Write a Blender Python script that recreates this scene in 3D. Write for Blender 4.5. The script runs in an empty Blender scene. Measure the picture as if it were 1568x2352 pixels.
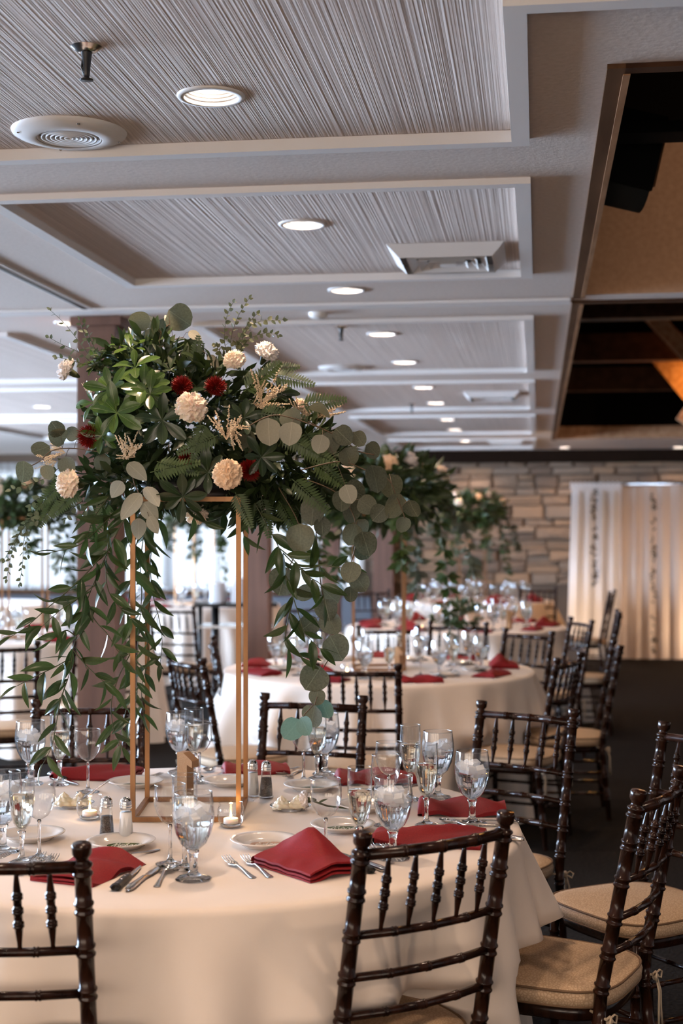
import bpy, math, random
from mathutils import Vector, Matrix, noise
from mathutils.geometry import tessellate_polygon
rnd = random.Random(7)
PI = math.pi
# ------------------------------------------------------------------ camera
H = 1.55                       # eye height
TH = math.radians(7.86)        # the camera looks this much left of the room's long axis (+Y)
F = 50 / 36 * 2352             # focal length in pixels of the 1568 x 2352 frame
sc = bpy.context.scene
C = sc.collection
cd = bpy.data.cameras.new('camera'); cam = bpy.data.objects.new('camera', cd); C.objects.link(cam)
cd.sensor_width = 36; cd.sensor_fit = 'AUTO'; cd.lens = 50; cd.shift_y = 39 / 2352
cam.location = (0, 0, H); cam.rotation_euler = (PI / 2, 0, TH)
cd.clip_start = 0.05; cd.clip_end = 200
cd.dof.use_dof = True; cd.dof.focus_distance = 3.75; cd.dof.aperture_fstop = 3.0
sc.camera = cam
RT = Vector((math.cos(TH), math.sin(TH), 0)); FW = Vector((-math.sin(TH), math.cos(TH), 0))
def W(lat, d, z=0.0):          # metres right of / in front of the camera -> world
    return RT * lat + FW * d + Vector((0, 0, z))
def T(px, py, z=0.76):         # where a sight line meets the level z
    d = F * (H - z) / (py - 1215)
    return W((px - 784) / F * d, d, z)
# ------------------------------------------------------------------ world, exposure
sc.view_settings.view_transform = 'Standard'; sc.view_settings.look = 'None'
sc.view_settings.exposure = 0.95; sc.view_settings.gamma = 1; sc.view_settings.use_curve_mapping = False
wd = bpy.data.worlds.new('world'); sc.world = wd; wd.use_nodes = True
bg = wd.node_tree.nodes['Background']; bg.inputs[0].default_value = (0.75, 0.85, 1.0, 1); bg.inputs[1].default_value = 0.6
cy = sc.cycles
cy.max_bounces = 10; cy.transparent_max_bounces = 24; cy.diffuse_bounces = 4; cy.glossy_bounces = 4; cy.transmission_bounces = 8
cy.sample_clamp_indirect = 4.0; cy.caustics_refractive = True; cy.caustics_reflective = False; cy.blur_glossy = 0.5
WIN_LEFT, WIN_END, FILL_FRONT = 48.0, .46, 3.6                 # daylight through the panes; the front ones are added warm fill
DOWN_W, WARM = 31.0, (1.0, 0.69, 0.47)         # one recessed lamp
# ------------------------------------------------------------------ materials
MAT = {}
def mat(name, col, rough=0.5, metal=0.0, spec=0.5, **k):
    m = bpy.data.materials.new(name); m.use_nodes = True; nt = m.node_tree; b = nt.nodes['Principled BSDF']
    b.inputs['Base Color'].default_value = (*col, 1); b.inputs['Roughness'].default_value = rough
    b.inputs['Metallic'].default_value = metal; b.inputs['Specular IOR Level'].default_value = spec
    for a, v in k.items():
        b.inputs[a.replace('_', ' ')].default_value = v
    MAT[name] = m
    return m
def nd(m, t, **k):
    n = m.node_tree.nodes.new(t)
    for a, v in k.items(): setattr(n, a, v)
    return n
def lk(m, a, b): m.node_tree.links.new(a, b)
def coords(m, scale, kind='Object'):
    tc = nd(m, 'ShaderNodeTexCoord'); mp = nd(m, 'ShaderNodeMapping'); mp.inputs['Scale'].default_value = scale
    lk(m, tc.outputs[kind], mp.inputs[0]); return mp.outputs[0]
def ramp(m, fac, stops):
    r = nd(m, 'ShaderNodeValToRGB'); e = r.color_ramp.elements
    while len(e) < len(stops): e.new(0.5)
    for i, (p, c) in enumerate(stops): e[i].position = p; e[i].color = (*c, 1)
    lk(m, fac, r.inputs[0]); return r.outputs[0]
def bsdf(m): return m.node_tree.nodes['Principled BSDF']
def bump(m, fac, s, d=0.01):
    b = nd(m, 'ShaderNodeBump'); b.inputs['Strength'].default_value = s; b.inputs['Distance'].default_value = d
    lk(m, fac, b.inputs['Height']); lk(m, b.outputs[0], bsdf(m).inputs['Normal'])
def noisy(m, scale, stops, b=0.0, detail=4, kind='Object', d=0.01):
    n = nd(m, 'ShaderNodeTexNoise'); n.inputs['Scale'].default_value = 1; n.inputs['Detail'].default_value = detail
    lk(m, coords(m, scale, kind), n.inputs['Vector'])
    lk(m, ramp(m, n.outputs['Fac'], stops), bsdf(m).inputs['Base Color'])
    if b: bump(m, n.outputs['Fac'], b, d)
    return m
noisy(mat('mahogany', (.03, .012, .007), .22, spec=.22, Coat_Weight=.12, Coat_Roughness=.1), (40, 40, 8), [(.3, (.008, .0034, .0022)), (.7, (.036, .0125, .0065))])
def cushion_mat():
    m = mat('damask', (.5, .34, .2), .7)
    v = nd(m, 'ShaderNodeTexVoronoi', feature='DISTANCE_TO_EDGE'); v.inputs['Scale'].default_value = 1
    lk(m, coords(m, (125, 125, 125)), v.inputs['Vector'])
    lk(m, ramp(m, v.outputs[0], [(.05, (.43, .29, .175)), (.22, (.58, .415, .27))]), bsdf(m).inputs['Base Color'])
    bump(m, v.outputs[0], .25, .004)
cushion_mat()
mat('piping', (.16, .09, .045), .7); mat('ribbon', (.50, .40, .29), .7)
noisy(mat('tablecloth', (.86, .78, .71), .75, Sheen_Weight=.2), (6, 6, 6), [(.3, (.80, .69, .595)), (.7, (.84, .73, .635))], .06, 3)
noisy(mat('napkin', (.3, .02, .03), .6, spec=.25), (500, 500, 500), [(.3, (.18, .005, .009)), (.7, (.26, .010, .013))], .1)
mat('napkin_plum', (.06, .012, .022), .6)
mat('porcelain', (.80, .75, .70), .12, spec=.6); mat('steel', (.72, .70, .68), .18, 1.0)
mat('black_plastic', (.012, .011, .011), .35); mat('chrome', (.8, .78, .76), .1, 1.0)
noisy(mat('gold', (.42, .22, .10), .42, .75), (30, 30, 6), [(.3, (.25, .125, .058)), (.7, (.36, .19, .088))])
def glitter():
    m = mat('glitter', (.4, .22, .1), .45, .5)
    v = nd(m, 'ShaderNodeTexVoronoi'); v.inputs['Scale'].default_value = 1
    lk(m, coords(m, (650, 650, 650)), v.inputs['Vector'])
    lk(m, ramp(m, v.outputs['Distance'], [(.1, (.85, .6, .38)), (.25, (.40, .21, .09))]), bsdf(m).inputs['Base Color'])
    bump(m, v.outputs['Distance'], .6, .002)
glitter()
def thin_glass(name, tint, k):
    m = bpy.data.materials.new(name); m.use_nodes = True; nt = m.node_tree; nt.nodes.clear()
    o = nd(m, 'ShaderNodeOutputMaterial'); mx = nd(m, 'ShaderNodeMixShader'); tr = nd(m, 'ShaderNodeBsdfTransparent'); gl = nd(m, 'ShaderNodeBsdfGlossy')
    fr = nd(m, 'ShaderNodeLayerWeight'); fr.inputs[0].default_value = .5; pw = nd(m, 'ShaderNodeMath', operation='POWER'); pw.inputs[1].default_value = 2.8; lk(m, fr.outputs['Facing'], pw.inputs[0]); mu = nd(m, 'ShaderNodeMath', operation='MULTIPLY_ADD', use_clamp=True)
    mu.inputs[1].default_value = k; mu.inputs[2].default_value = .06
    tr.inputs[0].default_value = (*tint, 1); gl.inputs['Roughness'].default_value = .03
    lk(m, pw.outputs[0], mu.inputs[0]); lk(m, mu.outputs[0], mx.inputs[0]); lk(m, tr.outputs[0], mx.inputs[1]); lk(m, gl.outputs[0], mx.inputs[2]); lk(m, mx.outputs[0], o.inputs[0])
    MAT[name] = m
thin_glass('glass', (.97, .98, .985), 1.5)
def solid_glass(name, col, ior, rough=0.0):
    m = bpy.data.materials.new(name); m.use_nodes = True; m.node_tree.nodes.clear()
    o = nd(m, 'ShaderNodeOutputMaterial'); g = nd(m, 'ShaderNodeBsdfGlass'); g.inputs['IOR'].default_value = ior
    g.inputs['Color'].default_value = (*col, 1); g.inputs['Roughness'].default_value = rough; lk(m, g.outputs[0], o.inputs[0]); MAT[name] = m
solid_glass('crystal', (.98, .98, .98), 1.48); solid_glass('water', (.97, .985, 1), 1.33); solid_glass('champagne', (1, .975, .91), 1.34)
def ice():
    m = bpy.data.materials.new('ice'); m.use_nodes = True; m.node_tree.nodes.clear()
    o = nd(m, 'ShaderNodeOutputMaterial'); mx = nd(m, 'ShaderNodeMixShader'); mx.inputs[0].default_value = .42
    g = nd(m, 'ShaderNodeBsdfTransparent'); d = nd(m, 'ShaderNodeBsdfPrincipled'); d.inputs['Base Color'].default_value = (.95, .96, .97, 1); d.inputs['Roughness'].default_value = .15
    lk(m, g.outputs[0], mx.inputs[1]); lk(m, d.outputs[0], mx.inputs[2]); lk(m, mx.outputs[0], o.inputs[0]); MAT['ice'] = m
ice()
def emit(name, col, s):
    m = mat(name, (.8, .8, .8)); b = bsdf(m); b.inputs['Emission Color'].default_value = (*col, 1); b.inputs['Emission Strength'].default_value = s
emit('flame', (1, .62, .25), 14); emit('lamp', (1, .88, .76), 32); emit('pane_left', (.56, .74, 1.0), WIN_LEFT); emit('pane_end', (.84, .92, 1.0), WIN_END)
emit('fill_pane', (1, .78, .58), FILL_FRONT); emit('bulb', (1, .42, .08), 20)
mat('wax', (.9, .86, .8), .5, Subsurface_Weight=.2); mat('butter', (.86, .76, .60), .4, Subsurface_Weight=.1)
mat('salt', (.85, .84, .83), .8)
noisy(mat('pepper', (.05, .04, .035), .9), (900, 900, 900), [(.42, (.02, .017, .015)), (.6, (.20, .16, .13))])
def leafmat(name, c1, c2, rib, rough=.4, trans=.25):
    m = mat(name, c1, rough, spec=.5); b = bsdf(m)
    n = nd(m, 'ShaderNodeTexNoise'); n.inputs['Scale'].default_value = 1; lk(m, coords(m, (14, 14, 14)), n.inputs['Vector'])
    oi = nd(m, 'ShaderNodeObjectInfo'); ad = nd(m, 'ShaderNodeMath', operation='MULTIPLY_ADD'); ad.inputs[1].default_value = .55
    lk(m, oi.outputs['Random'], ad.inputs[0]); mu = nd(m, 'ShaderNodeMath', operation='MULTIPLY'); mu.inputs[1].default_value = .6
    lk(m, n.outputs['Fac'], mu.inputs[0]); lk(m, mu.outputs[0], ad.inputs[2])
    base = ramp(m, ad.outputs[0], [(.2, c1), (.85, c2)])
    out = base
    if rib:
        tc = nd(m, 'ShaderNodeTexCoord'); sx = nd(m, 'ShaderNodeSeparateXYZ'); lk(m, tc.outputs['Generated'], sx.inputs[0])
        s1 = nd(m, 'ShaderNodeMath', operation='SUBTRACT'); s1.inputs[1].default_value = .5; lk(m, sx.outputs[0], s1.inputs[0])
        s2 = nd(m, 'ShaderNodeMath', operation='ABSOLUTE'); lk(m, s1.outputs[0], s2.inputs[0])
        s3 = nd(m, 'ShaderNodeMath', operation='LESS_THAN'); s3.inputs[1].default_value = .012; lk(m, s2.outputs[0], s3.inputs[0])
        mx = nd(m, 'ShaderNodeMix', data_type='RGBA'); lk(m, s3.outputs[0], mx.inputs[0]); lk(m, base, mx.inputs[6]); mx.inputs[7].default_value = (*rib, 1)
        out = mx.outputs[2]
    lk(m, out, b.inputs['Base Color'])
    o = m.node_tree.nodes['Material Output']; t = nd(m, 'ShaderNodeBsdfTranslucent'); lk(m, out, t.inputs[0])
    ms = nd(m, 'ShaderNodeMixShader'); ms.inputs[0].default_value = trans
    lk(m, b.outputs[0], ms.inputs[1]); lk(m, t.outputs[0], ms.inputs[2]); lk(m, ms.outputs[0], o.inputs[0])
leafmat('ruscus', (.017, .034, .008), (.052, .082, .020), (.08, .11, .04), .28)
leafmat('eucalyptus', (.045, .054, .028), (.17, .175, .115), (.17, .18, .115), .5)
leafmat('eucalyptus_small', (.06, .08, .035), (.15, .16, .085), None, .5)
leafmat('eucalyptus_pale', (.30, .29, .21), (.40, .37, .28), (.46, .42, .32), .5)
leafmat('eucalyptus_teal', (.09, .19, .145), (.16, .28, .22), (.18, .30, .23), .5)
leafmat('pittosporum', (.036, .074, .012), (.085, .15, .026), (.24, .28, .12), .25, .2)
leafmat('pittosporum_dark', (.016, .032, .011), (.036, .058, .02), (.09, .12, .07), .28, .15)
leafmat('fern', (.035, .065, .016), (.085, .13, .04), None, .45)
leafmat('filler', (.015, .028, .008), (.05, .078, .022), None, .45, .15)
mat('stem', (.06, .07, .025), .5); mat('stem_brown', (.12, .075, .04), .5)
noisy(mat('carnation', (.85, .66, .53), .7, Subsurface_Weight=.15), (60, 60, 60), [(.3, (.90, .67, .50)), (.7, (.96, .82, .69))])
noisy(mat('carnation_peach', (.8, .5, .28), .7), (60, 60, 60), [(.3, (.88, .56, .33)), (.7, (.95, .74, .52))])
noisy(mat('carnation_white', (.88, .80, .76), .7), (60, 60, 60), [(.3, (.82, .70, .64)), (.7, (.94, .88, .84))])
noisy(mat('mum', (.3, .01, .005), .5), (50, 50, 50), [(.35, (.11, .003, .003)), (.7, (.42, .014, .006))])
mat('astilbe', (.74, .58, .40), .8)
noisy(mat('pillar_wood', (.2, .11, .07), .55), (14, 14, 1.2), [(.3, (.095, .04, .024)), (.7, (.18, .082, .05))], .15)
noisy(mat('dark_wood', (.05, .022, .012), .5, spec=.06), (10, 3, 10), [(.3, (.035, .015, .008)), (.7, (.075, .034, .018))], .1)
noisy(mat('fascia_wood', (.1, .05, .025), .55, spec=.06), (20, 2, 20), [(.3, (.075, .036, .018)), (.7, (.13, .066, .034))], .15)
noisy(mat('fascia_light', (.3, .16, .09), .6, spec=.06), (20, 4, 20), [(.3, (.24, .12, .06)), (.7, (.40, .22, .12))], .15)
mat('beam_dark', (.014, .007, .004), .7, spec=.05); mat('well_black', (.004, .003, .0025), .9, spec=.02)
noisy(mat('well_tan', (.33, .19, .11), .8), (40, 40, 40), [(.3, (.30, .17, .095)), (.7, (.37, .22, .13))], .1)
noisy(mat('plaster', (.62, .57, .55), .8), (60, 60, 60), [(.3, (.66, .56, .49)), (.7, (.74, .635, .565))], .12)
mat('trim_paint', (.80, .76, .73), .5)
def combed():
    m = mat('combed_panel', (.6, .55, .52), .75)
    n = nd(m, 'ShaderNodeTexNoise'); n.inputs['Scale'].default_value = 1; n.inputs['Detail'].default_value = 3
    lk(m, coords(m, (160, .3, 1)), n.inputs['Vector'])
    lk(m, ramp(m, n.outputs['Fac'], [(.3, (.54, .44, .38)), (.62, (.70, .585, .515))]), bsdf(m).inputs['Base Color'])
    bump(m, n.outputs['Fac'], .7, .010)
combed()
noisy(mat('carpet', (.02, .016, .014), .95, spec=.1), (70, 70, 70), [(.35, (.005, .0042, .004)), (.7, (.020, .016, .013))], .5)
noisy(mat('stone', (.3, .22, .16), .85), (9, 9, 9), [(.3, (.15, .096, .062)), (.7, (.27, .18, .12))], .5)
mat('stone_dark', (.16, .105, .072), .9); mat('stone_tan', (.26, .16, .096), .85); mat('stone_grey', (.22, .155, .11), .85); mat('mortar', (.12, .08, .054), .95)
noisy(mat('wall_paint', (.45, .36, .29), .8), (8, 8, 8), [(.3, (.42, .33, .27)), (.7, (.47, .38, .31))])
mat('wainscot', (.15, .16, .19), .6)
def sheer(name, col, tr):
    m = mat(name, col, .8); b = bsdf(m); o = m.node_tree.nodes['Material Output']
    t = nd(m, 'ShaderNodeBsdfTranslucent'); t.inputs[0].default_value = (*col, 1); x = nd(m, 'ShaderNodeBsdfTransparent')
    m1 = nd(m, 'ShaderNodeMixShader'); m1.inputs[0].default_value = .5; m2 = nd(m, 'ShaderNodeMixShader'); m2.inputs[0].default_value = tr
    lk(m, b.outputs[0], m1.inputs[1]); lk(m, t.outputs[0], m1.inputs[2]); lk(m, m1.outputs[0], m2.inputs[1]); lk(m, x.outputs[0], m2.inputs[2]); lk(m, m2.outputs[0], o.inputs[0])
sheer('sheer', (.9, .92, .93), .5); sheer('drape', (.86, .72, .62), .03); sheer('drape_white', (.92, .88, .86), .05)
mat('ink', (.9, .88, .84), .5); mat('copper_leaf', (.50, .30, .20), .4); mat('dark_leaf', (.05, .035, .02), .6)
mat('speaker_black', (.006, .006, .006), .8, spec=.08); mat('speaker_mesh', (.03, .031, .031), .9, spec=.05); mat('white_linen', (.82, .80, .79), .8)
# ------------------------------------------------------------------ mesh helpers
class MB:
    def __init__(s): s.v = []; s.f = []
    def add(s, vs, fs):
        o = len(s.v); s.v += [Vector(v) for v in vs]; s.f += [tuple(i + o for i in f) for f in fs]; return s
    def box(s, x0, x1, y0, y1, z0, z1, M=None):
        vs = [Vector((x, y, z)) for z in (z0, z1) for y in (y0, y1) for x in (x0, x1)]
        if M is not None: vs = [M @ v for v in vs]
        return s.add(vs, [(0, 2, 3, 1), (4, 5, 7, 6), (0, 1, 5, 4), (2, 6, 7, 3), (0, 4, 6, 2), (1, 3, 7, 5)])
    def tube(s, pts, rad, n=8, caps=True):
        pts = [Vector(p) for p in pts]; m = len(pts)
        if not hasattr(rad, '__len__'): rad = [rad] * m
        vs = []; up = None
        for i, p in enumerate(pts):
            t = pts[min(i + 1, m - 1)] - pts[max(i - 1, 0)]
            if t.length < 1e-9: t = Vector((0, 0, 1))
            t.normalize()
            if up is None: up = t.orthogonal().normalized()
            up = (up - t * up.dot(t)); up = up.normalized() if up.length > 1e-6 else t.orthogonal().normalized()
            b = t.cross(up)
            for k in range(n):
                a = 2 * PI * k / n; vs.append(p + (up * math.cos(a) + b * math.sin(a)) * rad[i])
        fs = [(i * n + k, i * n + (k + 1) % n, (i + 1) * n + (k + 1) % n, (i + 1) * n + k) for i in range(m - 1) for k in range(n)]
        if caps: fs += [tuple(range(n))[::-1], tuple(range((m - 1) * n, m * n))]
        return s.add(vs, fs)
    def lathe(s, prof, n=24, rib=None, caps=(False, False)):
        vs = []
        for (r, z) in prof:
            for k in range(n):
                a = 2 * PI * k / n; q = r * (rib(a, z) if rib else 1); vs.append((q * math.cos(a), q * math.sin(a), z))
        m = len(prof)
        fs = [(i * n + k, i * n + (k + 1) % n, (i + 1) * n + (k + 1) % n, (i + 1) * n + k) for i in range(m - 1) for k in range(n)]
        if caps[0]: fs.append(tuple(range(n))[::-1])
        if caps[1]: fs.append(tuple(range((m - 1) * n, m * n)))
        return s.add(vs, fs)
    def grid(s, nu, nv, fn, wrap=False):
        vs = [fn(i / (nu if wrap else nu - 1), j / (nv - 1)) for j in range(nv) for i in range(nu)]
        fs = []
        for j in range(nv - 1):
            for i in range(nu if wrap else nu - 1):
                k = (i + 1) % nu; fs.append((j * nu + i, j * nu + k, (j + 1) * nu + k, (j + 1) * nu + i))
        return s.add(vs, fs)
    def mesh(s, name, m, smooth=True):
        me = bpy.data.meshes.new(name); me.from_pydata(s.v, [], s.f)
        if smooth: me.polygons.foreach_set('use_smooth', [True] * len(me.polygons))
        me.materials.append(MAT[m]); me.update(); return me
    def build(s, name, m, parent=None, smooth=True):
        return obj(name, s.mesh(name, m, smooth), parent)
def obj(name, me, parent=None, M=None):
    o = bpy.data.objects.new(name, me); C.objects.link(o)
    if parent is not None: o.parent = parent
    if M is not None: o.matrix_local = M
    return o
def tag(o, label=None, cat=None, group=None, kind=None):
    for k, v in (('label', label), ('category', cat), ('group', group), ('kind', kind)):
        if v: o[k] = v
    return o
def thing(name, label, cat, loc=(0, 0, 0), rz=0.0, group=None):
    o = obj(name, None); o.location = loc; o.rotation_euler = (0, 0, rz); return tag(o, label, cat, group)
KIDS = {}
def kids(o): return list(o.children)
def copy_tree(o, label=None, group=None, parent=None):
    c = o.copy(); C.objects.link(c)
    if parent is not None: c.parent = parent
    if label: c['label'] = label
    if group: c['group'] = group
    for ch in kids(o): copy_tree(ch, parent=c)
    return c
def put(o, loc, rz=0.0): o.location = loc; o.rotation_euler = (0, 0, rz); return o
def struct(name, mb, m, parent=None, smooth=False):
    o = mb.build(name, m, parent, smooth)
    if parent is None: o['kind'] = 'structure'
    return o
def auto_flat(me, ang=35):
    pass
# ------------------------------------------------------------------ room shell (room axes: +Y along the room)
ZC, ZP = 2.70, 2.714
X0, X1, Y0, Y1 = -10.5, 6.0, -3.0, 21.0
struct('floor', MB().add([(X0, Y0, 0), (X1, Y0, 0), (X1, Y1, 0), (X0, Y1, 0)], [(0, 1, 2, 3)]), 'carpet')
def circle(x, y, r, n=24): return [(x + r * math.cos(2 * PI * k / n), y + r * math.sin(2 * PI * k / n)) for k in range(n)]
def rect(x0, x1, y0, y1): return [(x0, y0), (x1, y0), (x1, y1), (x0, y1)]
def holed(outer, holes, z):
    polys = [[Vector((x, y, 0)) for x, y in p] for p in [outer] + holes]
    tri = tessellate_polygon(polys); vs = [Vector((v.x, v.y, z)) for p in polys for v in p]
    return MB().add(vs, tri)
TL = -1.88
TRAYS = [(TL, -.05, 4.71, 6.44), (TL, -.05, 7.75, 10.36), (TL, -.05, 11.05, 13.6), (TL, -.05, 14.4, 17.1), (TL, -.05, 18.2, 20.2),
         (-6.2, -3.1, 8.0, 10.6), (-6.2, -3.1, 11.2, 13.9), (-6.2, -3.1, 14.5, 17.2), (-6.2, -3.1, 17.8, 20.3)]
WELLS = [(.215, 3.4, 3.62, 7.08), (.215, 4.6, 7.30, 18.4)]
LAMPS = [(-.87, 3.74), (-.89, 5.36), (-.91, 6.78), (-.92, 8.43), (-.92, 9.88), (-.93, 11.66), (-.93, 13.1), (-.95, 15.1), (-.96, 16.65), (-.95, 18.8), (-.95, 20.45)]
LAMPS2 = [(-2.58, 7.65), (-4.66, 13.0), (-4.66, 16.4), (-4.7, 9.6), (.37, 20.3), (1.95, 20.45)]
LAMPS3 = [(-.9, 2.25), (1.3, 2.4), (-3.0, 3.6), (-4.8, 5.6)]
def trayof(x, y):
    for t in TRAYS + [(TL, -.05, 1.0, 4.2), (TL, X1, -3, 3.115)]:
        if t[0] < x < t[1] and t[2] < y < t[3]: return t
    return None
near_poly = [(TL, 4.2), (TL, -1.2), (3.4, -1.2), (3.4, 3.115), (-.05, 3.115), (-.05, 4.2)]
RC = .074
soff_h = [rect(*t) for t in TRAYS] + [near_poly[::-1]] + [rect(*w) for w in WELLS]
soff_h += [circle(x, y, RC) for x, y in LAMPS + LAMPS2 + LAMPS3 if not trayof(x, y)]
ceil = struct('ceiling', holed(rect(X0, X1, Y0, Y1), soff_h, ZC), 'plaster')
for i, t in enumerate(TRAYS + [None]):
    hs = [circle(x, y, RC) for x, y in LAMPS + LAMPS2 + LAMPS3 if (t and t[0] < x < t[1] and t[2] < y < t[3]) or (t is None and trayof(x, y) and (TL < x < -.05 and -1.2 < y < 4.2 or TL < x < 3.4 and -1.2 < y < 3.115))]
    out = rect(t[0] - .02, t[1] + .02, t[2] - .02, t[3] + .02) if t else [(TL - .02, 4.22), (TL - .02, -1.22), (3.42, -1.22), (3.42, 3.135), (-.03, 3.135), (-.03, 4.22)]
    holed(out, hs, ZP).build('combed_panel', 'combed_panel', ceil, False)
def trim_frame(idx, boards):
    o = obj('trim_%d' % idx, None); o['kind'] = 'structure'
    for b in boards:
        MB().box(*b).build('trim_board', 'trim_paint', o, False)
tw, tz = .052, .022
for i, (x0, x1, y0, y1) in enumerate(TRAYS):
    h = tw / 2
    trim_frame(i + 1, [(x0 - h, x0 + h, y0 - h, y1 + h, ZC - tz, ZP - .001), (x1 - h, x1 + h, y0 - h, y1 + h, ZC - tz, ZP - .001),
                       (x0 + h, x1 - h, y0 - h, y0 + h, ZC - tz, ZP - .001), (x0 + h, x1 - h, y1 - h, y1 + h, ZC - tz, ZP - .001)])
h = tw / 2
trim_frame(10, [(TL - h, TL + h, -1.2, 4.2 + h, ZC - tz, ZP - .001), (TL + h, -.05 - h, 4.2 - h, 4.2 + h, ZC - tz, ZP - .001),
                (-.05 - h, -.05 + h, 3.115 - h, 4.2 + h, ZC - tz, ZP - .001), (-.05 + h, 3.4, 3.115 - h, 3.115 + h, ZC - tz, ZP - .001)])
trim_frame(11, [(X0, .16, 7.16, 7.30, ZC - .012, ZC + .01)])                     # step across the plaster between the coffers
# wells
def well(idx, w, ztop, back, zend):
    x0, x1, y0, y1 = w
    o = obj('trim_%d' % idx, None); o['kind'] = 'structure'
    MB().box(x0 - .045, x0, y0 - .045, y1 + .045, ZC - .012, ZC + .16).build('fascia_board', 'fascia_wood', o, False)
    MB().box(x0 - .004, x0 + .014, y0, y1, ZC - .016, ZC + .01).build('fascia_bead', 'fascia_light', o, False)
    MB().box(x0, x1, y0 - .045, y0, ZC - .012, ZC + .16).build('fascia_board', 'dark_wood', o, False)
    s = MB(); s.add([(x0, y0, ZC), (x0, y1, ZC), (x0, y1, ztop), (x0, y0, ztop)], [(0, 1, 2, 3)]); s.add([(x1, y0, ZC), (x1, y1, ZC), (x1, y1, ztop), (x1, y0, ztop)], [(0, 1, 2, 3)])
    s.add([(x0, y0, ZC), (x1, y0, ZC), (x1, y0, ztop), (x0, y0, ztop)], [(0, 1, 2, 3)]); s.add([(x0, y0, ztop), (x1, y0, ztop), (x1, y1, ztop), (x0, y1, ztop)], [(0, 1, 2, 3)])
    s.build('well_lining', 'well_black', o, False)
    MB().add([(x0, y1, ZC), (x1, y1, ZC), (x1, y1, zend), (x0, y1, zend)], [(0, 1, 2, 3)]).build('well_end', back, o, False)
    MB().add([(x0, y1, zend), (x1, y1, zend), (x1, y1, ztop), (x0, y1, ztop)], [(0, 1, 2, 3)]).build('well_upper', 'well_black', o, False)  # shade put into the colour: upper end wall made black
    return o
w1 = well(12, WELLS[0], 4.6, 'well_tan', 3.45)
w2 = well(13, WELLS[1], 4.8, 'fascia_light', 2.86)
MB().box(.215, 3.4, 4.96, 5.10, 2.905, 2.945).build('cross_beam', 'speaker_black', w1, False)
for y, z in ((9.2, 3.45), (12.0, 3.3), (14.6, 3.25), (17.2, 3.2)):
    MB().box(.215, 4.6, y, y + .18, z, z + .28).build('cross_beam', 'dark_wood', w2, False)
for k, (y, x) in enumerate(((13.4, 1.75), (14.2, 1.95), (14.8, 1.5))):
    M = Matrix.Translation((x, y, 2.72)) @ Matrix.Rotation(math.radians(-42 if k < 2 else 35), 4, 'Y')
    MB().box(-.06, .06, -.07, .07, -.1, 1.5, M).build('rafter', 'fascia_light', w2, False)
for k in range(7):
    MB().box(-.13, .13, -.015, .015, -.25, .75, Matrix.Translation((1.68 + .34 * k, 15.3, 2.9)) @ Matrix.Rotation(math.radians(-38), 4, 'Y')).build('plank', 'fascia_light', w2, False)
# walls
def wallx(x, holes): # plane of constant x, holes in (y, z)
    polys = [[Vector((y, z, 0)) for y, z in p] for p in [rect(Y0, Y1, 0, ZC + .05)] + holes]
    tri = tessellate_polygon(polys); return MB().add([(x, v.x, v.y) for p in polys for v in p], tri)
lw = [(2.9 + 2.6 * k, 5.1 + 2.6 * k, .75, 2.25) for k in range(5)]
struct('wall_left', wallx(X0, [rect(*w) for w in lw]), 'wall_paint')
struct('wall_right', wallx(X1, []), 'wall_paint')
fw = [(-9.0 + 2.1 * k, -7.3 + 2.1 * k, .85, 2.25) for k in range(5)]
fp = [[Vector((x, z, 0)) for x, z in p] for p in [rect(X0, X1, 0, ZC + .05)] + [rect(*w) for w in fw]]
struct('wall_front', MB().add([(v.x, Y0, v.y) for p in fp for v in p], tessellate_polygon(fp)), 'wall_paint')
def window(n, a, b, m, end=False):
    o = obj('window_%d' % n, None); o['kind'] = 'structure'
    (u0, u1, z0, z1) = a
    def bx(p0, p1, q0, q1, nm, mt, d0, d1):
        if end: MB().box(p0, p1, b + d0, b + d1, q0, q1).build(nm, mt, o, False)
        else: MB().box(b - d1, b - d0, p0, p1, q0, q1).build(nm, mt, o, False)
    bx(u0, u1, z0, z1, 'pane', m, .06, .07)
    for p in ((u0, u0 + .06, z0, z1), (u1 - .06, u1, z0, z1), (u0, u1, z0, z0 + .06), (u0, u1, z1 - .06, z1), ((u0 + u1) / 2 - .025, (u0 + u1) / 2 + .025, z0, z1)):
        bx(*p, 'window_frame', 'trim_paint', .0, .055)
    return o
for i, w in enumerate(lw): window(i + 1, w, X0, 'pane_left')
for i, w in enumerate(fw):  # unseen windows added behind the viewer for warm frontal light
    o = obj('window_%d' % (11 + i), None); o['kind'] = 'structure'; u0, u1, z0, z1 = w
    MB().box(u0, u1, Y0 - .07, Y0 - .06, z0, z1).build('pane', 'fill_pane', o, False)
    for p in ((u0, u0 + .06, z0, z1), (u1 - .06, u1, z0, z1), (u0, u1, z0, z0 + .06), (u0, u1, z1 - .06, z1)):
        MB().box(p[0], p[1], Y0 - .055, Y0 - .002, p[2], p[3]).build('window_frame', 'trim_paint', o, False)
ew = [(-8.5 + 1.5 * k, -7.08 + 1.5 * k, .62, 2.45) for k in range(-1, 4)]
polys = [[Vector((x, z, 0)) for x, z in p] for p in [rect(X0, X1, 0, ZC + .05)] + [rect(*w) for w in ew]]
wb = struct('wall_back', MB().add([(v.x, Y1, v.y) for p in polys for v in p], tessellate_polygon(polys)), 'mortar')
for i, w in enumerate(ew): window(6 + i, w, Y1, 'pane_end', True)
MB().add([(X0, Y1 - .03, 0), (-2.45, Y1 - .03, 0), (-2.45, Y1 - .03, .58), (X0, Y1 - .03, .58)], [(0, 1, 2, 3)]).build('wainscot_panel', 'wainscot', wb, False)
struct('trim_14', MB().box(X0, -2.45, Y1 - .24, Y1, .56, .625), 'fascia_wood')
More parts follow.
